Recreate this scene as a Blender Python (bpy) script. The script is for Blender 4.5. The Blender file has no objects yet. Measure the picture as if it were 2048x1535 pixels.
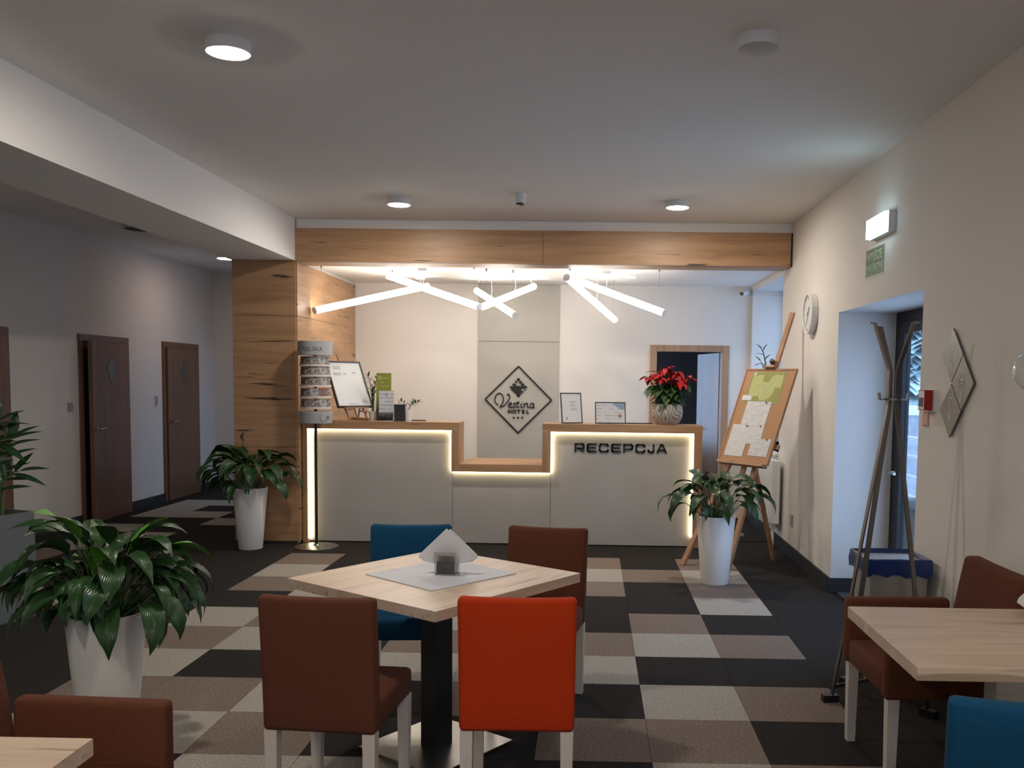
import bpy, bmesh, math, random
from mathutils import Vector, Matrix
SC = bpy.context.scene
COL = SC.collection
PI = math.pi
rad = math.radians
random.seed(7)

# ------------------------------------------------------------------ camera, sky, exposure
cam_d = bpy.data.cameras.new('camera')
cam = bpy.data.objects.new('camera', cam_d)
COL.objects.link(cam)
cam_d.sensor_fit = 'HORIZONTAL'
cam_d.sensor_width = 36.0
FPX, CX, CY, PITCH, YAW, ROLL, CAMH = 1843.82, 1154.41, 891.94, .0712, -.0146, .0129, 1.606
cam_d.lens = FPX * 36.0 / 2048
cam_d.shift_x = (1024 - CX) / 2048
cam_d.shift_y = (CY - 767.5) / 2048
cam_d.clip_start = .05
cam_d.clip_end = 200
fw = Vector((math.sin(YAW)*math.cos(PITCH), math.cos(YAW)*math.cos(PITCH), -math.sin(PITCH)))
rt = Vector((math.cos(YAW), -math.sin(YAW), 0))
up = rt.cross(fw)
c_, s_ = math.cos(ROLL), math.sin(ROLL)
rt, up = c_*rt + s_*up, -s_*rt + c_*up
M = Matrix((rt, up, -fw)).transposed().to_4x4()
M.translation = Vector((0, 0, CAMH))
cam.matrix_world = M
SC.camera = cam

SKY_STRENGTH = 3.5
TUBE_W, LED_W, LAMP_W, DOWN_W, CORR_W, EMERG_W = 10.2, 7.0, 325.0, 36.0, 68.0, 8.0
world = bpy.data.worlds.new('overcast_sky')
SC.world = world
world.use_nodes = True
wb = world.node_tree.nodes['Background']
wb.inputs['Color'].default_value = (.46, .66, 1.0, 1)
wb.inputs['Strength'].default_value = SKY_STRENGTH
SC.view_settings.view_transform = 'Standard'
SC.view_settings.look = 'None'
SC.view_settings.exposure = 0.12
SC.view_settings.gamma = 1.0
SC.view_settings.use_curve_mapping = False
SC.cycles.max_bounces = 8
SC.cycles.diffuse_bounces = 5
SC.cycles.transparent_max_bounces = 8
SC.cycles.sample_clamp_indirect = 6.0
SC.cycles.caustics_refractive = False
SC.cycles.caustics_reflective = False

# ------------------------------------------------------------------ materials
def srgb(r, g, b):
    f = lambda c: (c/12.92 if c <= .04045 else ((c+.055)/1.055)**2.4)
    return (f(r/255), f(g/255), f(b/255), 1)

MATS = {}
def mat(name, col, rough=.6, metal=0, var=.0, vscale=6.0, bump=0, bscale=60, spec=.5, emit=0, ecol=None,
        trans=0, alpha=1, stretch=None, sheen=0, coat=0):
    m = bpy.data.materials.new(name)
    MATS[name] = m
    m.use_nodes = True
    nt = m.node_tree
    N, L = nt.nodes, nt.links
    p = N['Principled BSDF']
    if len(col) == 3: col = (*col, 1)
    p.inputs['Base Color'].default_value = col
    p.inputs['Roughness'].default_value = rough
    p.inputs['Metallic'].default_value = metal
    p.inputs['Specular IOR Level'].default_value = spec
    p.inputs['Transmission Weight'].default_value = trans
    p.inputs['Alpha'].default_value = alpha
    p.inputs['Sheen Weight'].default_value = sheen
    p.inputs['Coat Weight'].default_value = coat
    if emit:
        p.inputs['Emission Color'].default_value = (*(ecol or col)[:3], 1)
        p.inputs['Emission Strength'].default_value = emit
    tc = N.new('ShaderNodeTexCoord')
    mp = N.new('ShaderNodeMapping')
    L.new(tc.outputs['Object'], mp.inputs['Vector'])
    if stretch: mp.inputs['Scale'].default_value = stretch
    if var:
        no = N.new('ShaderNodeTexNoise')
        no.inputs['Scale'].default_value = vscale
        no.inputs['Detail'].default_value = 5
        L.new(mp.outputs['Vector'], no.inputs['Vector'])
        r = N.new('ShaderNodeValToRGB')
        r.color_ramp.elements[0].position = .3
        r.color_ramp.elements[1].position = .7
        r.color_ramp.elements[0].color = (*[c*(1-var) for c in col[:3]], 1)
        r.color_ramp.elements[1].color = (*[min(1, c*(1+var)) for c in col[:3]], 1)
        L.new(no.outputs['Fac'], r.inputs['Fac'])
        L.new(r.outputs['Color'], p.inputs['Base Color'])
    if bump:
        nb = N.new('ShaderNodeTexNoise')
        nb.inputs['Scale'].default_value = bscale
        nb.inputs['Detail'].default_value = 3
        L.new(mp.outputs['Vector'], nb.inputs['Vector'])
        bp = N.new('ShaderNodeBump')
        bp.inputs['Strength'].default_value = bump
        bp.inputs['Distance'].default_value = .004
        L.new(nb.outputs['Fac'], bp.inputs['Height'])
        L.new(bp.outputs['Normal'], p.inputs['Normal'])
    return m

def wood(name, light, dark, axis='X', rough=.45, crack=(.05, .03, .018), cracks=1.0, k=1.0, thr=.648):
    """oak decor: long grain, soft cathedral bands, a few dark cracks and knots"""
    m = bpy.data.materials.new(name)
    MATS[name] = m
    m.use_nodes = True
    nt = m.node_tree
    N, L = nt.nodes, nt.links
    p = N['Principled BSDF']
    p.inputs['Roughness'].default_value = rough
    tc = N.new('ShaderNodeTexCoord')
    def mapped(s):
        mp = N.new('ShaderNodeMapping')
        L.new(tc.outputs['Object'], mp.inputs['Vector'])
        sc = {'X': (s[0], s[1], s[1]), 'Y': (s[1], s[0], s[1]), 'Z': (s[1], s[1], s[0])}[axis]
        mp.inputs['Scale'].default_value = sc
        return mp
    n1 = N.new('ShaderNodeTexNoise'); n1.inputs['Scale'].default_value = 1; n1.inputs['Detail'].default_value = 6
    n1.inputs['Distortion'].default_value = .6
    L.new(mapped((1.2*k, 14*k)).outputs['Vector'], n1.inputs['Vector'])
    n2 = N.new('ShaderNodeTexNoise'); n2.inputs['Scale'].default_value = 1; n2.inputs['Detail'].default_value = 3
    L.new(mapped((4*k, 120*k)).outputs['Vector'], n2.inputs['Vector'])
    mx = N.new('ShaderNodeMath'); mx.operation = 'MULTIPLY_ADD'; mx.inputs[1].default_value = .3
    L.new(n2.outputs['Fac'], mx.inputs[0]); 
    sc_ = N.new('ShaderNodeMath'); sc_.operation = 'MULTIPLY'; sc_.inputs[1].default_value = .8
    L.new(n1.outputs['Fac'], sc_.inputs[0]); L.new(sc_.outputs[0], mx.inputs[2])
    r = N.new('ShaderNodeValToRGB')
    r.color_ramp.elements[0].position = .36; r.color_ramp.elements[0].color = (*dark, 1)
    r.color_ramp.elements[1].position = .66; r.color_ramp.elements[1].color = (*light, 1)
    L.new(mx.outputs[0], r.inputs['Fac'])
    n3 = N.new('ShaderNodeTexNoise'); n3.inputs['Scale'].default_value = 1; n3.inputs['Detail'].default_value = 4
    n3.inputs['Distortion'].default_value = .3
    L.new(mapped((1.7*k, 26*k)).outputs['Vector'], n3.inputs['Vector'])
    r3 = N.new('ShaderNodeValToRGB')
    r3.color_ramp.elements[0].position = thr; r3.color_ramp.elements[0].color = (0, 0, 0, 1)
    r3.color_ramp.elements[1].position = thr+.06; r3.color_ramp.elements[1].color = (cracks, cracks, cracks, 1)
    L.new(n3.outputs['Fac'], r3.inputs['Fac'])
    mix = N.new('ShaderNodeMixRGB'); mix.inputs['Color2'].default_value = (*crack, 1)
    L.new(r3.outputs['Color'], mix.inputs['Fac']); L.new(r.outputs['Color'], mix.inputs['Color1'])
    L.new(mix.outputs['Color'], p.inputs['Base Color'])
    bp = N.new('ShaderNodeBump'); bp.inputs['Strength'].default_value = .15; bp.inputs['Distance'].default_value = .003
    L.new(n2.outputs['Fac'], bp.inputs['Height']); L.new(bp.outputs['Normal'], p.inputs['Normal'])
    return m

def carpet(name, col, speck, scol):
    m = bpy.data.materials.new(name)
    MATS[name] = m
    m.use_nodes = True
    nt = m.node_tree
    N, L = nt.nodes, nt.links
    p = N['Principled BSDF']; p.inputs['Roughness'].default_value = .95
    p.inputs['Specular IOR Level'].default_value = .06
    p.inputs['Sheen Weight'].default_value = .02
    tc = N.new('ShaderNodeTexCoord')
    no = N.new('ShaderNodeTexNoise'); no.inputs['Scale'].default_value = 85; no.inputs['Detail'].default_value = 3
    L.new(tc.outputs['Object'], no.inputs['Vector'])
    r = N.new('ShaderNodeValToRGB')
    r.color_ramp.elements[0].position = .35; r.color_ramp.elements[0].color = (*[c*.72 for c in col], 1)
    r.color_ramp.elements[1].position = .6; r.color_ramp.elements[1].color = (*col, 1)
    e = r.color_ramp.elements.new(.72); e.color = (*[a+(b-a)*speck for a, b in zip(col, scol)], 1)
    L.new(no.outputs['Fac'], r.inputs['Fac']); L.new(r.outputs['Color'], p.inputs['Base Color'])
    nb = N.new('ShaderNodeTexNoise'); nb.inputs['Scale'].default_value = 160
    L.new(tc.outputs['Object'], nb.inputs['Vector'])
    bp = N.new('ShaderNodeBump'); bp.inputs['Strength'].default_value = .5; bp.inputs['Distance'].default_value = .004
    L.new(nb.outputs['Fac'], bp.inputs['Height']); L.new(bp.outputs['Normal'], p.inputs['Normal'])
    return m

def leafmat(name, col, vein, rough=.35):
    m = bpy.data.materials.new(name)
    MATS[name] = m
    m.use_nodes = True
    nt = m.node_tree
    N, L = nt.nodes, nt.links
    p = N['Principled BSDF']; p.inputs['Roughness'].default_value = rough
    p.inputs['Specular IOR Level'].default_value = .5
    uv = N.new('ShaderNodeTexCoord')
    sp = N.new('ShaderNodeSeparateXYZ'); L.new(uv.outputs['UV'], sp.inputs[0])
    ab = N.new('ShaderNodeMath'); ab.operation = 'SUBTRACT'; ab.inputs[1].default_value = .5
    L.new(sp.outputs['X'], ab.inputs[0])
    a2 = N.new('ShaderNodeMath'); a2.operation = 'ABSOLUTE'; L.new(ab.outputs[0], a2.inputs[0])
    # side veins run forward from the midrib
    ma = N.new('ShaderNodeMath'); ma.operation = 'MULTIPLY_ADD'; ma.inputs[1].default_value = -1.1
    L.new(a2.outputs[0], ma.inputs[0]); L.new(sp.outputs['Y'], ma.inputs[2])
    sn = N.new('ShaderNodeMath'); sn.operation = 'MULTIPLY'; sn.inputs[1].default_value = 62
    L.new(ma.outputs[0], sn.inputs[0])
    si = N.new('ShaderNodeMath'); si.operation = 'SINE'; L.new(sn.outputs[0], si.inputs[0])
    lt = N.new('ShaderNodeMath'); lt.operation = 'LESS_THAN'; lt.inputs[1].default_value = .035
    L.new(a2.outputs[0], lt.inputs[0])
    r = N.new('ShaderNodeValToRGB')
    r.color_ramp.elements[0].position = .1; r.color_ramp.elements[0].color = (*[c*.75 for c in col], 1)
    r.color_ramp.elements[1].position = .95; r.color_ramp.elements[1].color = (*[c*1.25 for c in col], 1)
    mr = N.new('ShaderNodeMath'); mr.operation = 'MULTIPLY_ADD'; mr.inputs[1].default_value = .5; mr.inputs[2].default_value = .5
    L.new(si.outputs[0], mr.inputs[0]); L.new(mr.outputs[0], r.inputs['Fac'])
    mix = N.new('ShaderNodeMixRGB'); mix.inputs['Color2'].default_value = (*vein, 1)
    L.new(lt.outputs[0], mix.inputs['Fac']); L.new(r.outputs['Color'], mix.inputs['Color1'])
    L.new(mix.outputs['Color'], p.inputs['Base Color'])
    bp = N.new('ShaderNodeBump'); bp.inputs['Strength'].default_value = .35; bp.inputs['Distance'].default_value = .004
    L.new(si.outputs[0], bp.inputs['Height']); L.new(bp.outputs['Normal'], p.inputs['Normal'])
    return m

def printed(name, paper, ink, rows, cover=.5, rough=.5, coord='Object'):
    """flat print: rows of greyed words (no readable letters)"""
    m = bpy.data.materials.new(name)
    MATS[name] = m
    m.use_nodes = True
    nt = m.node_tree
    N, L = nt.nodes, nt.links
    p = N['Principled BSDF']; p.inputs['Roughness'].default_value = rough
    tc = N.new('ShaderNodeTexCoord')
    sp = N.new('ShaderNodeSeparateXYZ'); L.new(tc.outputs[coord], sp.inputs[0])
    m1 = N.new('ShaderNodeMath'); m1.operation = 'MULTIPLY'; m1.inputs[1].default_value = rows
    L.new(sp.outputs['Z'], m1.inputs[0])
    fr = N.new('ShaderNodeMath'); fr.operation = 'FRACT'; L.new(m1.outputs[0], fr.inputs[0])
    lt = N.new('ShaderNodeMath'); lt.operation = 'LESS_THAN'; lt.inputs[1].default_value = .35
    L.new(fr.outputs[0], lt.inputs[0])
    mp = N.new('ShaderNodeMapping'); mp.inputs['Scale'].default_value = (22, 1, rows*.5)
    L.new(tc.outputs[coord], mp.inputs['Vector'])
    no = N.new('ShaderNodeTexNoise'); no.inputs['Scale'].default_value = 1
    L.new(mp.outputs['Vector'], no.inputs['Vector'])
    gt = N.new('ShaderNodeMath'); gt.operation = 'GREATER_THAN'; gt.inputs[1].default_value = 1-cover
    L.new(no.outputs['Fac'], gt.inputs[0])
    mu = N.new('ShaderNodeMath'); mu.operation = 'MULTIPLY'
    L.new(lt.outputs[0], mu.inputs[0]); L.new(gt.outputs[0], mu.inputs[1])
    mix = N.new('ShaderNodeMixRGB')
    mix.inputs['Color1'].default_value = (*paper, 1); mix.inputs['Color2'].default_value = (*ink, 1)
    L.new(mu.outputs[0], mix.inputs['Fac']); L.new(mix.outputs['Color'], p.inputs['Base Color'])
    return m

def photo(name, cols, scale=14, rough=.35):
    """small glossy picture: patches of a few colours"""
    m = bpy.data.materials.new(name)
    MATS[name] = m
    m.use_nodes = True
    nt = m.node_tree
    N, L = nt.nodes, nt.links
    p = N['Principled BSDF']; p.inputs['Roughness'].default_value = rough
    tc = N.new('ShaderNodeTexCoord')
    no = N.new('ShaderNodeTexNoise'); no.inputs['Scale'].default_value = scale; no.inputs['Detail'].default_value = 4
    L.new(tc.outputs['Object'], no.inputs['Vector'])
    r = N.new('ShaderNodeValToRGB')
    r.color_ramp.elements[0].position = .36; r.color_ramp.elements[0].color = (*cols[0], 1)
    r.color_ramp.elements[1].position = .64; r.color_ramp.elements[1].color = (*cols[-1], 1)
    for i, c in enumerate(cols[1:-1]):
        e = r.color_ramp.elements.new(.36 + .28*(i+1)/(len(cols)-1)); e.color = (*c, 1)
    L.new(no.outputs['Fac'], r.inputs['Fac']); L.new(r.outputs['Color'], p.inputs['Base Color'])
    return m

WALL = mat('wall_paint', (.74, .70, .65), .85, var=.015, vscale=1.5, bump=.05, bscale=120)
CEIL = mat('ceiling_paint', (.83, .81, .78), .9, var=.01, vscale=1)
GREYPANEL = mat('grey_laminate', (.44, .415, .38), .55, var=.05, vscale=3)
FEATURE = mat('beige_grey_panel', (.44, .415, .37), .7, var=.03, vscale=3)
OAK_X = wood('oak_decor_lengthwise', (.47, .275, .145), (.32, .177, .086), 'X')
OAK_Y = wood('oak_decor_depthwise', (.47, .275, .145), (.32, .177, .086), 'Y')
OAK_Z = wood('oak_decor_upright', (.47, .275, .145), (.32, .177, .086), 'Z')
TABLE = wood('pale_oak_tabletop', (.68, .53, .40), (.54, .40, .29), 'X', rough=.34, crack=(.24, .16, .11), cracks=.6, k=1.2, thr=.605)
DOORW = wood('brown_door_veneer', (.22, .115, .062), (.14, .07, .038), 'Z', rough=.35, cracks=.15, k=.8)
FRAMEW = wood('door_frame_oak', (.44, .27, .16), (.33, .19, .11), 'Z', cracks=.3)
EASELW = wood('easel_beech', (.42, .235, .13), (.30, .16, .085), 'Z', cracks=.1)
LEGW = mat('whitewashed_wood', (.62, .55, .48), .5, var=.06, vscale=30, stretch=(6, 6, 1))
BASEB = mat('dark_baseboard', (.022, .021, .022), .6)
BROWN = mat('brown_upholstery', (.115, .037, .019), .9, var=.07, vscale=90, bump=.12, bscale=400, spec=.2, sheen=.02)
ORANGE = mat('orange_upholstery', (.47, .036, .004), .9, var=.06, vscale=90, bump=.12, bscale=400, spec=.2, sheen=.02)
BLUE = mat('blue_upholstery', (.004, .058, .130), .9, var=.06, vscale=90, bump=.12, bscale=400, spec=.2, sheen=.02)
WPLASTIC = mat('white_planter_plastic', (.88, .86, .83), .4)
WHITE = mat('white_enamel', (.75, .75, .74), .4)
SOIL = mat('potting_soil', (.03, .02, .014), .95, var=.4, vscale=60, bump=.6, bscale=80)
BLACK = mat('black_plastic', (.012, .012, .013), .4)
BLACKM = mat('black_powder_coat', (.012, .012, .013), .5, metal=.2)
STEEL = mat('brushed_steel', (.46, .44, .42), .32, metal=1, var=.06, vscale=8, stretch=(1, 1, 12))
CHROME = mat('chrome', (.6, .58, .56), .14, metal=1)
RACKS = mat('dull_rack_steel', (.20, .195, .19), .36, metal=1, var=.06, vscale=8)
DSTEEL = mat('grey_steel_plate', (.20, .195, .18), .38, metal=1, var=.05, vscale=5)
GREYBOX = mat('grey_planter_box', (.115, .125, .125), .6, var=.05, vscale=8)
CORK = mat('cork_sheet', (.44, .24, .125), .85, var=.15, vscale=120, bump=.2, bscale=200)
LEAF = leafmat('lily_leaf', (.017, .060, .014), (.03, .085, .022), .3)
LEAFL = leafmat('young_lily_leaf', (.09, .27, .02), (.13, .32, .04), .4)
ZZ = leafmat('glossy_zz_leaf', (.018, .065, .018), (.03, .09, .03), .25)
PGREEN = leafmat('poinsettia_leaf', (.035, .085, .022), (.07, .13, .04), .5)
PLIGHT = leafmat('light_green_leaf', (.14, .27, .04), (.2, .33, .08), .5)
PRED = leafmat('red_bract', (.50, .006, .010), (.42, .004, .01), .55)
STEMG = mat('green_stem', (.05, .11, .03), .5)
TRUNK = mat('tree_bark', (.06, .05, .045), .9, var=.3, vscale=12)
CD = carpet('carpet_charcoal', (.028, .0245, .0225), .25, (.07, .062, .058))
CL = carpet('carpet_light_grey', (.40, .37, .325), .25, (.50, .47, .42))
CB = carpet('carpet_brown', (.225, .175, .145), .55, (.44, .39, .34))
GLASS = mat('clear_glass', (.96, .98, 1), .0, trans=1, spec=.5)
GLASS.node_tree.nodes['Principled BSDF'].inputs['IOR'].default_value = 1.45
ACRYL = mat('clear_acrylic', (.95, .96, .97), .03, trans=1)
def pane_mat():
    m = bpy.data.materials.new('window_glass'); MATS['window_glass'] = m
    m.use_nodes = True
    nt = m.node_tree; N, L = nt.nodes, nt.links
    N.remove(N['Principled BSDF'])
    tr = N.new('ShaderNodeBsdfTransparent'); tr.inputs[0].default_value = (.92, .95, .97, 1)
    gl = N.new('ShaderNodeBsdfGlossy'); gl.inputs['Roughness'].default_value = .02
    fr = N.new('ShaderNodeFresnel'); fr.inputs['IOR'].default_value = 1.45
    mx = N.new('ShaderNodeMixShader')
    ge = N.new('ShaderNodeNewGeometry')
    inv = N.new('ShaderNodeMath'); inv.operation = 'SUBTRACT'; inv.inputs[0].default_value = 1; L.new(ge.outputs['Backfacing'], inv.inputs[1])
    mu = N.new('ShaderNodeMath'); mu.operation = 'MULTIPLY'; L.new(fr.outputs[0], mu.inputs[0]); L.new(inv.outputs[0], mu.inputs[1])
    L.new(mu.outputs[0], mx.inputs[0]); L.new(tr.outputs[0], mx.inputs[1]); L.new(gl.outputs[0], mx.inputs[2])
    L.new(mx.outputs[0], N['Material Output'].inputs['Surface'])
    return m
PANE = pane_mat()
TUBE = mat('lit_tube', (1, 1, 1), .5, emit=TUBE_W, ecol=(1.0, .93, .84))
LED = mat('lit_led_strip', (1, .9, .7), .5, emit=LED_W, ecol=(1.0, .84, .52))
LAMP = mat('lit_lamp_diffuser', (1, 1, 1), .5, emit=LAMP_W, ecol=(1.0, .90, .78))
DOWN = mat('lit_downlight', (1, 1, 1), .5, emit=DOWN_W, ecol=(1.0, .80, .56))
CORR = mat('lit_corridor_lamp', (1, 1, 1), .5, emit=CORR_W, ecol=(1.0, .74, .58))
EMERG = mat('lit_emergency_lens', (1, 1, 1), .4, emit=EMERG_W, ecol=(.55, .85, 1.0))
LAMPOFF = mat('unlit_lamp_diffuser', (.55, .54, .53), .5)

# ------------------------------------------------------------------ mesh helpers
class MB:
    def __init__(s): s.bm = bmesh.new()
    def box(s, x0, x1, y0, y1, z0, z1, M=None):
        vs = [Vector((x, y, z)) for x in (x0, x1) for y in (y0, y1) for z in (z0, z1)]
        if M is not None: vs = [M @ v for v in vs]
        v = [s.bm.verts.new(p) for p in vs]
        for f in ((0, 1, 3, 2), (4, 6, 7, 5), (0, 4, 5, 1), (2, 3, 7, 6), (0, 2, 6, 4), (1, 5, 7, 3)):
            s.bm.faces.new([v[i] for i in f])
        return s
    def bar(s, a, b, w, d=None, upv=(0, 0, 1), w2=None, d2=None):
        """rectangular bar from a to b, w across, d deep (tapering to w2, d2)"""
        a, b = Vector(a), Vector(b)
        d = d or w; w2 = w2 or w; d2 = d2 or d
        t = (b-a).normalized()
        u = Vector(upv)
        if abs(t.dot(u)) > .95: u = Vector((1, 0, 0)) if abs(t.x) < .9 else Vector((0, 1, 0))
        sx = t.cross(u).normalized(); sy = sx.cross(t).normalized()
        q = []
        for P, ww, dd in ((a, w, d), (b, w2, d2)):
            for i, j in ((-1, -1), (1, -1), (1, 1), (-1, 1)):
                q.append(s.bm.verts.new(P + sx*(i*ww/2) + sy*(j*dd/2)))
        for f in ((3, 2, 1, 0), (4, 5, 6, 7), (0, 1, 5, 4), (1, 2, 6, 5), (2, 3, 7, 6), (3, 0, 4, 7)):
            s.bm.faces.new([q[i] for i in f])
        return s
    def tube(s, pts, r, n=10, caps=True):
        pts = [Vector(p) for p in pts]
        rs = r if isinstance(r, (list, tuple)) else [r]*len(pts)
        rings = []
        pu = None
        for i, p in enumerate(pts):
            t = (pts[min(i+1, len(pts)-1)] - pts[max(i-1, 0)]).normalized()
            if pu is None:
                u = Vector((0, 0, 1)) if abs(t.z) < .9 else Vector((1, 0, 0))
            else: u = pu
            sx = t.cross(u).normalized(); sy = sx.cross(t).normalized(); pu = sy
            rings.append([s.bm.verts.new(p + (sx*math.cos(k*2*PI/n) + sy*math.sin(k*2*PI/n))*rs[i]) for k in range(n)])
        for a, b in zip(rings, rings[1:]):
            for k in range(n):
                s.bm.faces.new((a[k], a[(k+1) % n], b[(k+1) % n], b[k]))
        if caps:
            s.bm.faces.new(list(reversed(rings[0]))); s.bm.faces.new(rings[-1])
        return s
    def lathe(s, prof, n=32, c=(0, 0, 0), axis='Z', cap0=True, cap1=True):
        c = Vector(c)
        rings = []
        for r, z in prof:
            ring = []
            for k in range(n):
                a = k*2*PI/n
                if axis == 'Z': q = Vector((r*math.cos(a), r*math.sin(a), z))
                elif axis == 'X': q = Vector((z, r*math.cos(a), r*math.sin(a)))
                else: q = Vector((r*math.sin(a), z, r*math.cos(a)))
                ring.append(s.bm.verts.new(c+q))
            rings.append(ring)
        for a, b in zip(rings, rings[1:]):
            for k in range(n): s.bm.faces.new((a[k], a[(k+1) % n], b[(k+1) % n], b[k]))
        if cap0: s.bm.faces.new(list(reversed(rings[0])))
        if cap1: s.bm.faces.new(rings[-1])
        return s
    def prism(s, poly, y0, y1, plane='XZ'):
        """extrude a 2-D outline: XZ outline along Y, XY along Z, YZ along X"""
        def P(a, b, d): return {'XZ': (a, d, b), 'XY': (a, b, d), 'YZ': (d, a, b)}[plane]
        A = [s.bm.verts.new(P(a, b, y0)) for a, b in poly]
        B = [s.bm.verts.new(P(a, b, y1)) for a, b in poly]
        s.bm.faces.new(A); s.bm.faces.new(list(reversed(B)))
        n = len(poly)
        for i in range(n): s.bm.faces.new((A[i], B[i], B[(i+1) % n], A[(i+1) % n]))
        return s
    def mesh(s, name, m, smooth=False, bevel=0, seg=2):
        if bevel:
            ed = [e for e in s.bm.edges if len(e.link_faces) == 2 and e.calc_face_angle(0) > .5]
            bmesh.ops.bevel(s.bm, geom=ed, offset=bevel, segments=seg, profile=.5, affect='EDGES', clamp_overlap=True)
        bmesh.ops.recalc_face_normals(s.bm, faces=s.bm.faces)
        me = bpy.data.meshes.new(name)
        s.bm.to_mesh(me); s.bm.free()
        if m: me.materials.append(m)
        if smooth:
            for p in me.polygons: p.use_smooth = True
            try: me.set_sharp_from_angle(angle=rad(40))
            except Exception: pass
        return me
    def obj(s, name, m, parent=None, smooth=False, bevel=0, seg=2, loc=None, rot=None):
        return link(name, s.mesh(name, m, smooth, bevel, seg), parent, loc, rot)

def link(name, me, parent=None, loc=None, rot=None, scale=None):
    o = bpy.data.objects.new(name, me)
    COL.objects.link(o)
    if parent: o.parent = parent
    if loc is not None: o.location = loc
    if rot is not None: o.rotation_euler = rot
    if scale is not None: o.scale = scale if hasattr(scale, '__len__') else (scale,)*3
    return o
def tag(o, label, cat, group=None):
    o['label'] = label; o['category'] = cat
    if group: o['group'] = group
    return o
def thing(name, label, cat, loc=(0, 0, 0), rotz=0, group=None, rot=None):
    o = bpy.data.objects.new(name, None)
    COL.objects.link(o)
    o.empty_display_size = .1
    o.location = loc
    o.rotation_euler = rot or (0, 0, rotz)
    return tag(o, label, cat, group)
def struct(o): o['kind'] = 'structure'; return o
def stuff(o): o['kind'] = 'stuff'; return o
def lab(o, l): o['label'] = l; return o
def dup(root, loc, rot=None, label=None, group=None, mats=None):
    def rec(o, par):
        c = o.copy(); COL.objects.link(c)
        if par: c.parent = par
        for ch in list(o.children): rec(ch, c)
        return c
    r = rec(root, None)
    r.location = loc
    if rot is not None: r.rotation_euler = rot
    if label: r['label'] = label
    if group: r['group'] = group
    return r

def text_mesh(txt, size, ext=.002, m=None, align='CENTER', name='lettering', sx=1.0, bold=0):
    cu = bpy.data.curves.new(name, 'FONT')
    cu.body = txt; cu.size = size; cu.extrude = ext; cu.align_x = align; cu.align_y = 'CENTER'
    cu.resolution_u = 3
    if bold: cu.offset = bold
    ob = bpy.data.objects.new('tmp_text', cu)
    COL.objects.link(ob)
    dg = bpy.context.evaluated_depsgraph_get()
    me = bpy.data.meshes.new_from_object(ob.evaluated_get(dg))
    bpy.data.objects.remove(ob)
    bpy.data.curves.remove(cu)
    me.name = name
    # lay upright: text x stays x, text y becomes z, facing -Y
    for v in me.vertices:
        x, y, z = v.co
        v.co = (x*sx, -z, y)
    me.materials.clear()
    if m: me.materials.append(m)
    return me

def stroke(mb, pts, w, y0, y1, w2=None):
    """flat pen stroke in XZ with thickness in Y, variable width"""
    n = len(pts)
    ws = w if isinstance(w, (list, tuple)) else [w]*n
    L_, R_ = [], []
    for i, (x, z) in enumerate(pts):
        a = Vector((*pts[max(i-1, 0)], 0)); b = Vector((*pts[min(i+1, n-1)], 0))
        t = (b-a).normalized(); nn = Vector((-t.y, t.x, 0))*ws[i]/2
        L_.append((x+nn.x, z+nn.y)); R_.append((x-nn.x, z-nn.y))
    bm = mb.bm
    ring = []
    for l, r in zip(L_, R_):
        ring.append([bm.verts.new((l[0], y0, l[1])), bm.verts.new((r[0], y0, r[1])),
                     bm.verts.new((r[0], y1, r[1])), bm.verts.new((l[0], y1, l[1]))])
    for a, b in zip(ring, ring[1:]):
        for k in range(4): bm.faces.new((a[k], a[(k+1) % 4], b[(k+1) % 4], b[k]))
    bm.faces.new(list(reversed(ring[0]))); bm.faces.new(ring[-1])

def spline(pts, n=6):
    """Catmull-Rom through 2-D points"""
    out = []
    P = [pts[0]] + list(pts) + [pts[-1]]
    for i in range(1, len(P)-2):
        for k in range(n):
            t = k/n
            q = []
            for d in range(len(pts[0])):
                a, b, c, e = P[i-1][d], P[i][d], P[i+1][d], P[i+2][d]
                q.append(.5*((2*b)+(-a+c)*t+(2*a-5*b+4*c-e)*t*t+(-a+3*b-3*c+e)*t**3))
            out.append(tuple(q))
    out.append(tuple(pts[-1]))
    return out

# ------------------------------------------------------------------ the room
XL, XR, ZC = -5.42, 1.864, 3.09
XO = 2.36                        # outer face of the right wall
YB, YE, YF = 10.92, 13.2, -3.4
TX, TY = -2.722, 8.300           # carpet grid origin

fb = MB(); fb.box(XL-.2, XO, YF-.2, YE+.2, -.2, -.006)
floor = struct(fb.obj('floor', CD))
near = MB(); near.box(XL, XR, YF, TY-.5*10, -.0058, 0)
stuff(near.obj('carpet', CD, floor))
def tmesh(m):
    b = MB(); b.box(.001, .499, .001, .499, -.0056, 0)
    return b.mesh('carpet_tile', m)
TM = {'D': tmesh(CD), 'L': tmesh(CL), 'B': tmesh(CB)}
rows = {  # columns 0..7 of the patterned field, row 0 is the furthest
    0: 'BDBDLBDB', 1: 'LDLBDLBL', 2: 'BLDBDBDB', 3: 'DLBDBDDL', 4: 'LBDLDDBD',
    5: 'BLDBBBLB', 6: 'LDBLLLDD', 7: 'BBLDBDLB', 8: 'LLBDDBBD', 9: 'BDLLDDLB'}
corr = {}  # corridor columns -5, -4, -3
for j, s in {-7: 'LLD', -6: 'LDD', -5: 'LLD', -4: 'DDL', -3: 'LDD', -2: 'DLD', -1: 'LBD', 0: 'BDD', 1: 'DLD', 2: 'LDD',
             3: 'DBL', 4: 'BDL', 5: 'DLD', 6: 'LBD'}.items():
    for k, c in enumerate(s): corr[(k-5, j)] = c
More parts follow.
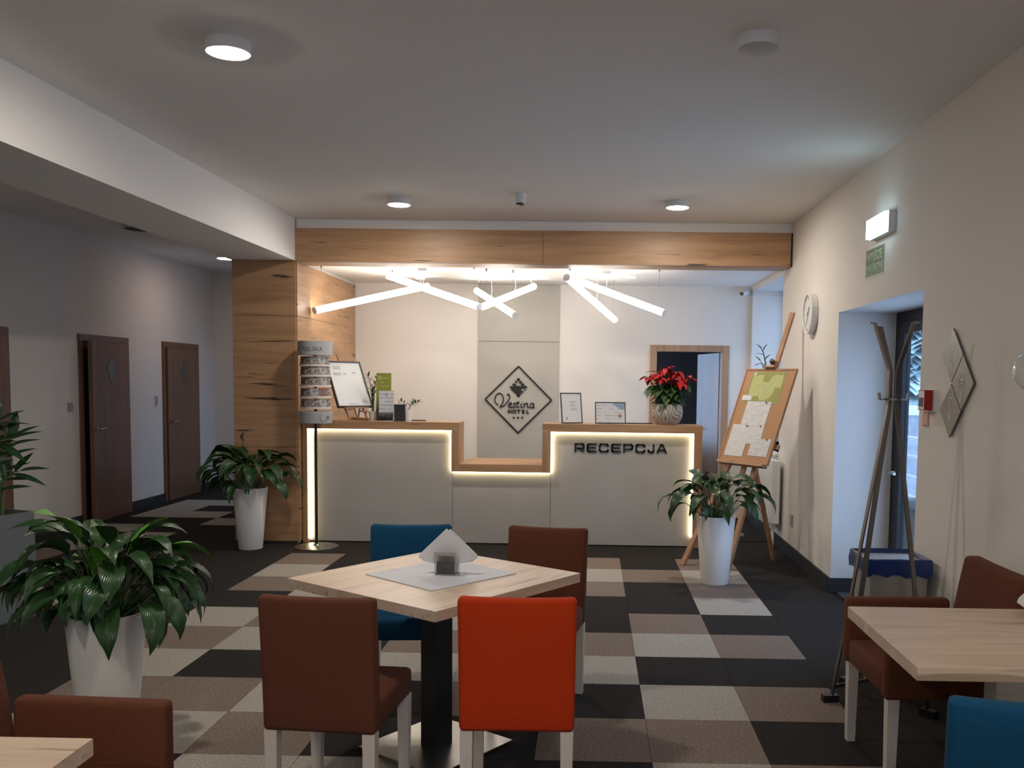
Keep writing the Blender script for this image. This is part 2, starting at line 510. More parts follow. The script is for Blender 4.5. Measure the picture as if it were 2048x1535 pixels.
for j in range(-10, 10):
    for i in range(-6, 10):
        x0, y0 = TX + .5*i, TY - .5*(j+1)
        x1, y1 = x0+.5, y0+.5
        if x1 <= XL+.02 or x0 >= XR-.02 or y0 >= YE: continue
        if j < -1 and x0 > -3.3: continue                       # behind the counter: plain floor
        c = 'D'
        if j in rows and 0 <= i < 8: c = rows[j][i]
        elif (i, j) in corr: c = corr[(i, j)]
        xa, xb = max(x0, XL), min(x1, XR)
        if (xa, xb) == (x0, x1): link('carpet_tile', TM[c], floor, (x0, y0, 0))
        else:
            b = MB(); b.box(xa-x0+.001, xb-x0-.001, .001, .499, -.0056, 0)
            b.obj('carpet_tile', MATS['carpet_charcoal'], floor, loc=(x0, y0, 0))
bk = MB(); bk.box(-2.80, XR, 9.30, YB, -.0058, 0)
stuff(bk.obj('carpet', CD, floor))

cb = MB(); cb.box(XL-.2, XO, YF-.2, 9.06, ZC, ZC+.2); cb.box(XL-.2, -2.82, 9.06, YE+.2, ZC, ZC+.2)
struct(cb.obj('ceiling', CEIL))
ca = MB(); ca.box(-2.81, XO, 9.06, YB+.18, 2.72, ZC)
struct(ca.obj('ceiling_alcove', CEIL))

wl = MB(); wl.box(XL-.2, XL, YF, YE, 0, ZC)
struct(wl.obj('wall_left', WALL))
we = MB(); we.box(XL, -2.81, YE, YE+.2, 0, ZC)
struct(we.obj('wall_end', WALL))
wp = MB(); wp.box(-3.40, -2.82, 8.77, 11.70, 0, ZC)               # thick partition between corridor and reception
for y0, y1, z0, z1 in ((11.70, 12.0, 0, ZC), (12.0, 13.15, 0, .1), (12.0, 13.15, 2.6, ZC), (13.15, YE, 0, ZC)): wp.box(-3.40, -3.1, y0, y1, z0, z1)
struct(wp.obj('wall_partition', WALL))
# right wall with the exit opening and the window over the radiator
DY0, DY1, DZ = 5.27, 7.06, 2.145
WY0, WY1, WZ0, WZ1 = 9.14, 10.85, .92, 2.665
wr = MB()
for y0, y1, z0, z1 in ((YF, DY0, 0, ZC), (DY0, DY1, DZ, ZC), (DY1, WY0, 0, ZC), (WY0, WY1, 0, WZ0), (WY0, WY1, WZ1, ZC), (WY1, YB+.2, 0, ZC)):
    wr.box(XR, XO, y0, y1, z0, z1)
bmesh.ops.remove_doubles(wr.bm, verts=wr.bm.verts, dist=1e-5)
struct(wr.obj('wall_right', WALL))
# back wall with a doorway
BX0, BX1, BZ = .76, 1.535, 1.965
wbk = MB()
for x0, x1, z0, z1 in ((-2.81, BX0, 0, 2.72), (BX1, XR, 0, 2.72), (BX0, BX1, BZ, 2.72)):
    wbk.box(x0, x1, YB, YB+.16, z0, z1)
struct(wbk.obj('wall_back', WALL))
# wall behind the viewer, with wide windows
wf = MB()
for x0, x1, z0, z1 in ((XL, -1.6, 0, ZC), (-1.6, .6, 0, .85), (-1.6, .6, 2.45, ZC), (.6, XR, 0, ZC)):
    wf.box(x0, x1, YF-.2, YF, z0, z1)
struct(wf.obj('wall_front', WALL))
w3 = MB()
for x in (-1.6, -.53, .54): w3.box(x, x+.06, YF-.12, YF-.05, .85, 2.45)
w3.box(-1.6, .6, YF-.12, YF-.05, .85, .91); w3.box(-1.6, .6, YF-.12, YF-.05, 2.39, 2.45)
win3 = struct(w3.obj('window_3', BLACKM))
g3 = MB(); g3.box(-1.6, .6, YF-.09, YF-.08, .85, 2.45); g3.obj('pane', PANE, win3)

w2 = MB()
for q in ((12.0, 12.06, .1, 2.6), (13.09, 13.15, .1, 2.6), (12.06, 13.09, .1, .16), (12.06, 13.09, 2.54, 2.6)): w2.box(-3.2, -3.14, *q)
win2 = struct(w2.obj('window_2', BLACKM))
g2 = MB(); g2.box(-3.18, -3.17, 12.06, 13.09, .16, 2.54); g2.obj('pane', PANE, win2)
lab(win2, 'courtyard window on the right of the corridor beyond the pier')

# baseboards
def bboard(name, *boxes):
    b = MB()
    for q in boxes: b.box(*q)
    return struct(b.obj(name, BASEB, bevel=.003, seg=1))
bboard('baseboard_left', *[(XL, XL+.016, a, b, 0, .105) for a, b in ((YF, 7.50), (8.50, 9.68), (10.72, 11.58), (12.62, YE))])
bboard('baseboard_right', (XR-.016, XR, YF, DY0, 0, .112), (XR-.016, XR, DY1+.02, YB, 0, .112), (XR-.016, 2.30, DY1-.016, DY1, 0, .112))
bboard('baseboard_end', (XL, -3.41, YE-.016, YE, 0, .105))

# plaster bulkhead between lobby and corridor, and the lintel over the reception opening
bh = MB(); bh.box(-3.42, -2.81, YF, 8.768, 2.70, ZC)
struct(bh.obj('trim_bulkhead', CEIL))
li = MB(); li.box(-2.81, XR, 8.79, 9.06, 2.72, ZC)
struct(li.obj('trim_lintel', CEIL))
# oak clad beam
beam = bpy.data.objects.new('trim_beam', None); COL.objects.link(beam); beam.location = (0, 8.75, 2.69); struct(beam)
lab(beam, 'oak clad beam across the top of the reception opening')
def panel(name, m, parent, *q, bevel=.002):
    b = MB(); b.box(*q); return b.obj(name, m, parent, bevel=bevel, seg=1)
panel('panel', OAK_X, beam, -2.81, -.474, 0, .02, .002, .312)
panel('panel', OAK_X, beam, -.470, 1.845, 0, .02, .002, .312)
panel('soffit_board', OAK_X, beam, -2.795, 1.845, .022, .33, .0, .016)
panel('end_strip', BLACK, beam, 1.847, 1.862, .004, .02, .0, .312)
# oak clad pier
pier = bpy.data.objects.new('trim_pier', None); COL.objects.link(pier); pier.location = (-2.81, 8.75, 0); struct(pier)
lab(pier, 'oak clad pier between the corridor and the reception desk')
for z0, z1 in ((.03, .93), (.933, 1.575), (1.578, 2.18), (2.183, 2.697)):
    panel('panel', OAK_X, pier, -.60, .0, 0, .018, z0, z1)
for z0, z1 in ((.03, 1.06), (1.063, 2.18), (2.183, 2.69)):
    panel('side_panel', OAK_Y, pier, -.008, .012, .02, YB-8.75, z0, z1)
panel('plinth', BASEB, pier, -.60, .0, .004, .019, 0, .028)
# grey feature panels behind the desk
feat = bpy.data.objects.new('trim_feature', None); COL.objects.link(feat); feat.location = (-.865, YB-.02, 0); struct(feat)
lab(feat, 'beige grey panelling on the back wall behind the logo')
for z0, z1 in ((.0, 2.050), (2.056, 2.715)):
    panel('panel', FEATURE, feat, -.475, .475, 0, .019, z0, z1)

# ------------------------------------------------------------------ doors and windows
def corridor_door(name, y0, y1, ajar, lbl, switch_side=-1):
    """oak frame on the left wall, veneer leaf, lever, steel diamond"""
    H = 2.03
    r = bpy.data.objects.new(name, None); COL.objects.link(r); r.location = (XL, y1-.06, 0); struct(r); lab(r, lbl)
    W = y1-y0-.12
    f = MB()
    f.box(0, .022, -W-.06, -W, 0, H-.066); f.box(0, .022, 0, .06, 0, H-.066); f.box(0, .022, -W-.06, .06, H-.065, H)
    f.obj('frame', DOORW, r, bevel=.003, seg=1)
    f = MB(); f.box(.0005, .0022, -W+.001, -.001, .004, H-.067); f.obj('opening', BASEB, r)  # no real opening: thin dark sheet on the wall, painted shade behind the leaf
    lf = MB(); lf.box(0, .042, -W+.004, -.004, .008, H-.07)
    lf = lf.obj('leaf', DOORW, r, bevel=.002, seg=1, loc=(.003, 0, 0), rot=(0, 0, ajar))
    hd = MB()
    hd.lathe([(.025, .0), (.025, .01)], 16, (.043, -W+.07, 1.02), 'X')
    hd.tube([(.053, -W+.07, 1.02), (.092, -W+.07, 1.02), (.094, -W+.085, 1.02), (.094, -W+.19, 1.02)], .009, 8)
    hd.obj('handle', STEEL, lf, smooth=True)
    s = MB(); s.prism([(-W/2-.11, 1.66), (-W/2, 1.50), (-W/2+.11, 1.66), (-W/2, 1.82)], .0425, .046, 'YZ')
    s.obj('diamond_plate', DSTEEL, lf)
    return r
corridor_door('door_1', 7.48, 8.50, 0, 'brown corridor door at the left picture edge behind the grey planter')
corridor_door('door_2', 9.68, 10.72, .075, 'brown corridor door standing slightly ajar with steel diamond plate')
corridor_door('door_3', 11.585, 12.635, 0, 'closed brown corridor door with lever handle furthest along the passage')

# doorway in the back wall, leaf swung away into the next room
d4 = bpy.data.objects.new('door_4', None); COL.objects.link(d4); d4.location = (0, YB, 0); struct(d4)
lab(d4, 'open doorway with oak frame behind the poinsettia')
f = MB()
f.box(.685, BX0+.004, -.018, .17, 0, 2.035); f.box(BX1-.004, 1.612, -.018, .17, 0, 2.035); f.box(BX0, BX1, -.018, .17, BZ-.004, 2.035)
f.obj('frame', FRAMEW, d4, bevel=.003, seg=1)
lf = MB(); lf.box(-.765, 0, 0, .04, .01, BZ-.01)
lf = lf.obj('leaf', DOORW, d4, loc=(BX1-.012, .175, 0), rot=(0, 0, -rad(77)), bevel=.002, seg=1)
h = MB(); h.tube([(-.70, -.0, 1.02), (-.70, -.05, 1.02), (-.58, -.052, 1.02)], .009, 8); h.obj('handle', STEEL, lf, smooth=True)
# the room behind it: dark walls and a window out of view
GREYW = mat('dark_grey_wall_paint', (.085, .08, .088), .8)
bkr = MB()
bkr.box(.85, 2.4, 13.0, 13.15, 0, 2.72); bkr.box(-.9, -.8, 13.0, 13.15, 0, 2.72); bkr.box(-.8, .85, 13.0, 13.15, 0, .7); bkr.box(-.8, .85, 13.0, 13.15, 2.6, 2.72); bkr.box(2.36, 2.5, YB+.16, 13.0, 0, 2.72)
bkr.box(-1.0, 2.5, YB+.16, 13.15, 2.72, 2.8)
struct(bkr.obj('wall_back_office', GREYW))
bkl = MB()
for y0, y1, z0, z1 in ((YB+.16, 11.3, 0, 2.72), (11.3, 12.8, 0, .9), (11.3, 12.8, 2.4, 2.72), (12.8, 13.0, 0, 2.72)): bkl.box(-1.0, -.9, y0, y1, z0, z1)
struct(bkl.obj('wall_office_left', WALL))
b = MB(); b.box(-1.0, 2.36, YB+.16, 13.0, -.005, 0); stuff(b.obj('carpet', CD, floor))

# glazed exit door, set deep in the right wall
d5 = bpy.data.objects.new('door_5', None); COL.objects.link(d5); d5.location = (2.30, DY0, 0); struct(d5)
lab(d5, 'dark framed glass exit door deep in the right wall')
L5 = DY1-DY0
f = MB()
f.box(0, .06, 0, .07, 0, DZ); f.box(0, .06, L5-.07, L5, 0, DZ); f.box(0, .06, .07, L5-.07, DZ-.07, DZ)
f.obj('frame', BLACKM, d5, bevel=.003, seg=1)
f = MB()
f.box(-.005, .05, L5-.20, L5-.075, .02, DZ-.075); f.box(-.005, .05, .075, .19, .02, DZ-.075)
f.box(-.005, .05, .19, L5-.20, .02, .30); f.box(-.005, .05, .19, L5-.20, DZ-.16, DZ-.075)
lf = f.obj('leaf', BLACKM, d5, bevel=.003, seg=1)
g = MB(); g.box(.02, .03, .19, L5-.20, .30, DZ-.16); g.obj('pane', PANE, lf)
h = MB(); h.tube([(-.01, L5-.14, .95), (-.06, L5-.14, .95), (-.065, L5-.15, .95), (-.065, L5-.28, .95)], .011, 8); h.obj('handle', STEEL, lf, smooth=True)
mt = MB(); mt.box(XR+.04, 2.26, DY0+.05, DY1-.04, 0, .012); o = mt.obj('door_mat', carpet('mat_ribbed', (.06, .062, .068), .4, (.2, .2, .2)), bevel=.004, seg=1)
tag(o, 'grey ribbed door mat inside the exit recess', 'mat')

# window over the radiator
w1 = bpy.data.objects.new('window_1', None); COL.objects.link(w1); w1.location = (2.26, WY0, WZ0); struct(w1)
lab(w1, 'tall window in the right wall beside the reception desk')
Lw, Hw = WY1-WY0, WZ1-WZ0
f = MB()
for q in ((0, .06, 0, .07, 0, Hw), (0, .06, Lw-.07, Lw, 0, Hw), (0, .06, .07, Lw-.07, 0, .07), (0, .06, .07, Lw-.07, Hw-.07, Hw), (0, .06, Lw/2-.04, Lw/2+.04, .07, Hw-.07)): f.box(*q)
f.obj('frame', BLACKM, w1, bevel=.003, seg=1)
for y0, y1 in ((.07, Lw/2-.04), (Lw/2+.04, Lw-.07)):
    g = MB(); g.box(.025, .035, y0, y1, .07, Hw-.07); g.obj('pane', PANE, w1)
s = MB(); s.box(-.43, -.002, .0, Lw, -.03, .0); s.obj('sill', WHITE, w1, bevel=.004, seg=1)

# ------------------------------------------------------------------ outside the exit door
SNOW = mat('snow', (.78, .80, .84), .9, var=.05, vscale=.6, bump=.3, bscale=4)
b = MB(); b.box(XO, 45, -12, 60, -.35, -.12); b.box(-3.1, -1.0, YB+.2, 40, -.35, -.12); b.box(-6, XO, YE+.25, 40, -.35, -.13)
struct(b.obj('ground_snow', SNOW))
SPRUCE = mat('frosted_spruce', (.60, .78, .84), .9, var=.45, vscale=5)
HEDGE = mat('frosted_hedge', (.15, .19, .19), .9, var=.5, vscale=14)
def needle_tree(x, y, h, r, n, label, seed, m=SPRUCE):
    rnd = random.Random(seed)
    t = thing('snowy_spruce', label, 'tree', (x, y, -.12), 0, 'snowy trees beyond the exit door')
    b = MB(); b.tube([(0, 0, 0), (0, 0, h*.5), (0, 0, h*.97)], [r*.09, r*.05, .01], 7); b.obj('trunk', TRUNK, t)
    b = MB()
    for k in range(n):
        z = h*(.06+.92*rnd.random()**1.15)
        rr = r*(1-z/h)*(.55+.5*rnd.random())+.05
        a = rnd.random()*2*PI
        d = Vector((math.cos(a), math.sin(a), 0)); s = Vector((-d.y, d.x, 0))
        p0 = Vector((0, 0, z)); p1 = d*rr + Vector((0, 0, z-rr*.35)); w = rr*.28
        q = [b.bm.verts.new(v) for v in (p0, (p0+p1)*.5+s*w+Vector((0, 0, .05)), p1, (p0+p1)*.5-s*w+Vector((0, 0, .05)), (p0+p1)*.5-Vector((0, 0, w*.7)))]
        b.bm.faces.new((q[0], q[1], q[2])); b.bm.faces.new((q[0], q[2], q[3])); b.bm.faces.new((q[0], q[4], q[2]))
    stuff(b.obj('foliage', m, t))
    return t
for k, (x, y, h, r, l) in enumerate(((5.5, 15.6, 5.0, 1.3, 'broad snowy spruce nearest beyond the exit glass'), (8.6, 20.6, 8.0, 2.0, 'tall snowy spruce behind the nearest one outside'),
        (6.0, 22.0, 6.5, 1.5, 'mid-sized snowy spruce seen left through the exit glass'), (11.2, 29.5, 10.0, 2.8, 'tallest snowy spruce furthest outside'),
        (8.9, 16.2, 5.4, 1.5, 'snowy spruce to the right beyond the exit glass'))):
    needle_tree(x, y, h, r, 900, l, 40+k)
fe = thing('garden_railing', 'white garden railing outside the glass exit door', 'railing', (3.55, 9.0, -.12))
b = MB()
for k in range(5): bb = MB(); bb.tube([(0, k*1.0-.5, 0), (0, k*1.0-.5, 1.15)], .022, 8); bb.obj('post', WHITE, fe, smooth=True)
for z in (.28, .50, .72, .94, 1.14): bb = MB(); bb.tube([(0, -.6, z), (0, 3.7, z)], .02 if z > 1 else .013, 8); bb.obj('rail', WHITE, fe, smooth=True)
sb = thing('stone_wall', 'snow-capped low grey wall outside beyond the railing', 'wall', (4.9, 12.6, -.12))
b = MB(); b.box(-1.6, 2.2, -.15, .15, 0, 1.32); b.obj('masonry', mat('outdoor_render', (.36, .38, .42), .9, var=.2, vscale=8), sb)
b = MB(); b.box(-1.65, 2.25, -.2, .2, 1.32, 1.44); b.obj('snow_cap', SNOW, sb, bevel=.04)
ob = thing('outdoor_bin', 'dark brown litter bin outside the exit glass', 'bin', (3.02, 8.55, -.12))
b = MB(); b.lathe([(.17, 0), (.19, .55)], 20); b.obj('body', mat('brown_bin_plastic', (.05, .032, .026), .6), ob, smooth=True)
b = MB(); b.lathe([(.20, .55), (.20, .60), (.14, .66), (.03, .68)], 20); b.obj('lid', BLACK, ob, smooth=True)

# ------------------------------------------------------------------ ceiling fittings
def ceiling_lamp(x, y, lbl, z=ZC, r=.098, m=LAMP, on=True, grp='round surface ceiling lamps'):
    t = thing('ceiling_lamp', lbl, 'lamp', (x, y, z), 0, grp)
    b = MB(); b.lathe([(r*.98, 0), (r, -.008), (r, -.046), (r*.97, -.05), (r*.80, -.05)], 36, cap1=False); b.obj('housing', WHITE if on else LAMPOFF, t, smooth=True)
    b = MB(); b.lathe([(r*.88, -.049), (r*.88, -.0515), (r*.82, -.054), (r*.5, -.056), (.004, -.057)], 36); b.obj('diffuser', m, t, smooth=True)
    return t
ceiling_lamp(-1.64, 4.20, 'lit round ceiling lamp nearest the viewer, over the front-left floor')
ceiling_lamp(-1.62, 7.76, 'lit round ceiling lamp left of the smoke detector by the beam')
ceiling_lamp(.69, 7.76, 'lit round ceiling lamp right of the smoke detector by the beam')
ceiling_lamp(-4.51, 11.38, 'lit round ceiling lamp in the corridor above the furthest door', r=.11, m=CORR, grp='corridor ceiling fittings')
ld = ceiling_lamp(-4.48, 9.18, 'unlit dark round ceiling fitting in the corridor near the ajar door', r=.17, m=mat('dark_grille', (.05, .045, .042), .7), on=False, grp='corridor ceiling fittings')
ld.name = 'ceiling_speaker'; ld['category'] = 'speaker'
for ch in ld.children:
    if ch.name.startswith('diffuser'): ch.name = 'grille'
t = ceiling_lamp(.70, 4.10, 'unlit white round ceiling lamp at upper right', r=.098, m=LAMPOFF)
# lamps behind the viewer that light the rest of the room
for x, y in ((-1.64, .6), (.7, .6), (-1.64, -2.0), (.7, -2.0)):
    ceiling_lamp(x, y, 'round ceiling lamp ' + {(-1.64, .6): 'overhead, left of the viewer', (.7, .6): 'overhead, right of the viewer', (-4.5, 2.5): 'in the near corridor, left of the viewer',
        (-1.64, -2.0): 'by the window wall behind the viewer, left', (.7, -2.0): 'by the window wall behind the viewer, right'}[(x, y)], grp='lamps behind the viewer')
t = thing('smoke_detector', 'small white smoke detector on the ceiling before the beam', 'detector', (-.595, 7.50, ZC))
b = MB(); b.lathe([(.055, 0), (.055, -.02), (.045, -.03)], 28); b.obj('base', WHITE, t, smooth=True)
b = MB(); b.lathe([(.045, -.03), (.047, -.065), (.038, -.075)], 28); b.obj('head', WHITE, t, smooth=True)
b = MB(); b.lathe([(.035, -.075), (.033, -.092), (.012, -.095)], 20); b.obj('sensor_grille', BLACK, t, smooth=True)
def downlight(x, y, lbl):
    t = thing('downlight', lbl, 'lamp', (x, y, 2.72), 0, 'recessed downlights over the desk')
    b = MB(); b.lathe([(.088, 0), (.088, -.004), (.07, -.006), (.07, -.001)], 32, cap1=False); b.obj('trim_ring', WHITE, t, smooth=True)
    b = MB(); b.lathe([(.07, -.002), (.06, -.004), (.003, -.005)], 32); b.obj('diffuser', DOWN, t, smooth=True)
downlight(-2.12, 9.92, 'left recessed downlight behind the beam')
downlight(.40, 9.99, 'right recessed downlight behind the beam')

# tube pendants of the reception, tilted, each on two wires
WIRE = mat('suspension_wire', (.35, .34, .33), .4, metal=.8)
TUBES = (
    ('long lit tube pendant at far left, rising to the right', (-2.76, 9.17, 2.262), (-1.815, 10.25, 2.625), (0, 1)),
    ('lit tube pendant crossing the far-left one, falling to the right', (-1.115, 9.17, 2.318), (-2.13, 9.62, 2.665), (0, 1)),
    ('lit tube pendant rising right from the joint over the logo', (-1.10, 9.30, 2.33), (-.655, 10.40, 2.650), (0, 1)),
    ('short lit tube pendant crossing the rising one over the logo', (-.782, 9.42, 2.255), (-1.31, 10.46, 2.600), (0, 1)),
    ('lit tube pendant falling right toward the doorway', (.713, 9.20, 2.280), (-.245, 9.72, 2.675), (0, 1)),
    ('lit tube pendant falling steeply, sharing its top with the rightmost', (-.262, 9.20, 2.620), (.255, 10.40, 2.285), (0, 1)))
for lbl, a, bb_, _ in TUBES:
    a, e = Vector(a), Vector(bb_)
    t = thing('tube_pendant', lbl, 'lamp', a, 0, 'lit tube pendants over the reception desk')
    d = e-a; u = d.normalized()
    m_ = MB(); m_.tube([u*.012, d-u*.012], .034, 20); m_.obj('diffuser', TUBE, t, smooth=True)
    for p, s in ((Vector((0, 0, 0)), 1), (d, -1)):
        m_ = MB(); m_.tube([p, p+u*.012*s], .036, 20); m_.obj('end_cap', WHITE, t, smooth=True)
    for f in (.06, .94):
        p = d*f
        top = 2.72-a.z
        if top-p.z > .05:
            m_ = MB(); m_.tube([p+Vector((0, 0, .036)), (p.x, p.y, top)], .0016, 5); m_.obj('wire', WIRE, t)
            m_ = MB(); m_.lathe([(.012, top), (.012, top-.022), (.004, top-.034)], 12, (p.x, p.y, 0)); m_.obj('ceiling_clip', STEEL, t, smooth=True)
    p = d*.5+u*(.62 if lbl.startswith('long') else .12)
    m_ = MB(); m_.box(p.x-.045, p.x+.045, p.y-.045, p.y+.045, top-.03, top); m_.obj('canopy', WHITE, t, bevel=.003, seg=1)
    m_ = MB(); m_.tube([(p.x, p.y, top-.03), (p.x+.01, p.y, (top-.03+p.z)/2), (p.x, p.y, p.z+.036)], .0022, 5); m_.obj('flex', WHITE, t)

# glass globe pendant over the right table
t = thing('globe_pendant', 'clear glass globe pendant at the right picture edge', 'lamp', (1.478, 3.1, 1.658))
b = MB()
prof = [(.072*math.sin(a), .072*math.cos(a)) for a in [rad(18+i*(180-18)/22) for i in range(23)]]
prof[-1] = (.001, prof[-1][1])
b.lathe(prof, 40, cap0=False, cap1=True)
prof2 = [(.069*math.sin(a), .069*math.cos(a)) for a in [rad(18+i*(180-18)/22) for i in range(23)]]
b.obj('globe', GLASS, t, smooth=True)
md = t.children[0].modifiers.new('shell', 'SOLIDIFY'); md.thickness = .0025; md.offset = -1
b = MB(); b.lathe([(.030, .064), (.030, .072), (.017, .082), (.017, .125), (.006, .135)], 24); b.obj('cap', BLACK, t, smooth=True)
b = MB(); b.tube([(0, 0, .13), (0, 0, ZC-1.658)], .003, 6); b.obj('cord', BLACK, t)
b = MB(); b.lathe([(.008, .062), (.008, .04), (.016, .02), (.014, .0), (.004, -.012)], 14); b.obj('bulb', LAMPOFF, t, smooth=True)

# security camera in the corner
t = thing('security_camera', 'small white bullet security camera in the back corner', 'camera', (1.84, YB, 2.66))
b = MB(); b.lathe([(.03, 0), (.03, -.012)], 18, (-.03, 0, 0), 'Y'); b.bar((-.03, -.01, 0), (-.05, -.06, -.01), .014); b.obj('bracket', WHITE, t, smooth=True)
b = MB(); b.tube([(-.045, -.045, -.005), (-.12, -.15, -.03)], .032, 16); b.obj('body', WHITE, t, smooth=True)
b = MB(); b.tube([(-.118, -.147, -.029), (-.124, -.156, -.031)], .021, 16); b.obj('lens', BLACK, t, smooth=True)

# ------------------------------------------------------------------ reception counter
ct = thing('reception_counter', 'oak and grey reception counter with stepped top and lit edges', 'counter', (-.88, 8.86, 0))
ox = .88
def cp(name, m, x0, x1, y0, y1, z0, z1, bevel=.0015, lbl=None):
    b = MB(); b.box(x0+ox, x1+ox, y0, y1, z0, z1); o = b.obj(name, m, ct, bevel=bevel, seg=1)
    if lbl: lab(o, lbl)
    return o
ZT = 1.186
cp('top_board', OAK_X, -2.79, -1.27, 0, .335, ZT-.076, ZT)
cp('side_board', OAK_Z, -2.79, -2.745, 0, .335, 0, ZT-.077)
cp('step_board', OAK_Z, -1.345, -1.27, 0, .335, .712, ZT-.077)
cp('desk_board', OAK_X, -1.269, -.467, 0, .72, .712, .787)
cp('step_board', OAK_Z, -.466, -.386, 0, .335, .712, ZT-.077)
cp('top_board', OAK_X, -.466, 1.075, 0, .335, ZT-.076, ZT)
cp('side_board', OAK_Z, .995, 1.075, 0, .335, 0, ZT-.077)
PY = .075
cp('front_panel', GREYPANEL, -2.745, -1.346, PY, PY+.02, .006, ZT-.077)
cp('front_panel', GREYPANEL, -1.342, -.389, PY, PY+.02, .006, .711)
cp('front_panel', GREYPANEL, -.385, .995, PY, PY+.02, .006, ZT-.077)
cp('carcass', GREYPANEL, -2.745, -1.345, PY+.022, .72, .0, .70)
cp('carcass', GREYPANEL, -1.344, -.387, PY+.022, .71, .0, .70)
cp('carcass', GREYPANEL, -.386, .995, PY+.022, .72, .0, .70)
s_ = .014
for q in ((-2.745, -2.745+s_*1.7, .03, ZT-.077), (-2.743, -1.346, ZT-.077-s_, ZT-.077), (-1.346-s_, -1.346, .712, ZT-.08),
          (-1.342, -.389, .711-s_, .711), (-.385, -.385+s_, .712, ZT-.08), (-.385, .995, ZT-.077-s_, ZT-.077), (.995-s_*1.3, .995, .10, ZT-.08)):
    cp('led_strip', LED, q[0], q[1], PY-.030, PY-.004, q[2], q[3], bevel=0, lbl=None)

# RECEPCJA lettering: wide squared capitals with cut corners
def reception_letters():
    t = thing('reception_sign', 'black RECEPCJA lettering on the grey counter front', 'sign', (-.147, 8.86+PY, .921))
    H, W, S = .0705, .080, .0165
    c = .012
    shapes = {
        'R': [[(0, 0), (0, H), (W-c, H), (W, H-c), (W, H*.42)], [(S, H*.40), (W-S*.2, H*.40)], [(W*.45, H*.40), (W-.002, 0)]],
        'E': [[(W, H), (c, H), (0, H-c), (0, c), (c, 0), (W, 0)], [(0, H*.5), (W*.9, H*.5)]],
        'C': [[(W, H*.80), (W, H-c), (W-c, H), (c, H), (0, H-c), (0, c), (c, 0), (W-c, 0), (W, c), (W, H*.2)]],
        'P': [[(0, 0), (0, H), (W-c, H), (W, H-c), (W, H*.38+c), (W-c, H*.38), (S, H*.38)]],
        'J': [[(0, H*.28), (0, c), (c, 0), (W*.62-c, 0), (W*.62, c), (W*.62, H)]],
        'A': [[(0, 0), (W*.40, H), (W*.62, H), (W*1.02, 0)], [(W*.2, H*.27), (W*.82, H*.27)]]}
    x = 0
    for ch in 'RECEPCJA':
        b = MB()
        for pl in shapes[ch]:
            for p, q in zip(pl, pl[1:]):
                a, e = Vector((x+p[0], -.006, p[1])), Vector((x+q[0], -.006, q[1]))
                d = (e-a).normalized()*S*.5
                b.bar(a-d*.98, e+d*.98, .012, S, upv=(0, 1, 0)) if False else b.bar(a-d*.98, e+d*.98, S, .012, upv=(0, 1, 0))
        b.obj('letter', BLACK, t)
        x += (W*.62 if ch == 'J' else W) + .038
    return t
rs = reception_letters()

# ------------------------------------------------------------------ diamond logo on the feature panel
LG = thing('diamond_logo', 'black diamond outline logo with script lettering behind the desk', 'sign', (-.862, YB-.021, 1.372))
b = MB()
D = .392
for a, e in (((0, D), (D, 0)), ((D, 0), (0, -D)), ((0, -D), (-D, 0)), ((-D, 0), (0, D))):
    b.bar((a[0], -.008, a[1]), (e[0], -.008, e[1]), .0165, .014, upv=(0, 1, 0))
b.obj('frame', BLACK, LG)
# emblem: a wavy striped diamond with three round gaps
b = MB()
R_ = .106; ez = .142
bands = [(.106, .082), (.077, .053), (.048, .024), (.019, -.008), (-.012, -.034), (-.038, -.056), (-.060, -.078), (-.082, -.106)]
for k, (z1, z0) in enumerate(bands):
    zm = (z0+z1)/2
    hw = max(.012, (R_-abs(zm))*1.02)
    pts = []
    n = 10
    for i in range(n+1):
        x = -hw+2*hw*i/n
        pts.append((x, ez+zm+.004*math.sin(i*1.3+k)))
    segs = [pts]
    if k == 1: segs = [pts[:4], pts[6:]]
    if k == 2: segs = [pts[:4], pts[7:]]
    if k == 4: segs = [pts[:8], pts[9:]]
    for sg in segs:
        if len(sg) > 1: stroke(b, sg, [max(.006, (z1-z0)*(.6 if i in (0, len(sg)-1) else 1)) for i in range(len(sg))], -.014, -.001)
b.obj('emblem', BLACK, LG)
# script lettering
def script(name, strokes, w):
    b = MB()
    for st in strokes:
        q = spline(st, 6); stroke(b, q, w, -.014, -.001)
    return b.obj(name, BLACK, LG)
X0, S1 = -.275, .00148        # from pixels of a 2048-wide close-up: x 345 -> left of the V
def pt(x, y): return ((x-662)*S1*.595+.0, (668-y)*S1*.595)
script('letter', [[pt(395, 742), pt(358, 715), pt(346, 660), pt(368, 605), pt(410, 585), pt(448, 610), pt(462, 670), pt(446, 730), pt(420, 765), pt(416, 775)],
                  [pt(416, 775), pt(470, 750), pt(520, 690), pt(548, 640), pt(535, 600), pt(515, 598), pt(520, 620)]], .0115)
script('letter', [[pt(535, 748), pt(565, 738), pt(572, 718), pt(552, 710), pt(532, 738), pt(538, 772), pt(570, 772), pt(585, 760)]], .0105)
script('letter', [[pt(628, 716), pt(604, 716), pt(604, 738), pt(622, 752), pt(616, 772), pt(588, 774)]], .0105)
script('letter', [[pt(662, 688), pt(648, 740), pt(648, 770), pt(664, 772), pt(676, 762)], [pt(634, 712), pt(680, 710)]], .0105)
script('letter', [[pt(706, 716), pt(698, 760), pt(706, 774), pt(722, 766)], [pt(712, 690), pt(716, 694)]], .0105)
script('letter', [[pt(742, 716), pt(738, 774)], [pt(740, 740), pt(766, 714), pt(786, 720), pt(782, 762), pt(794, 774), pt(808, 766)]], .0105)
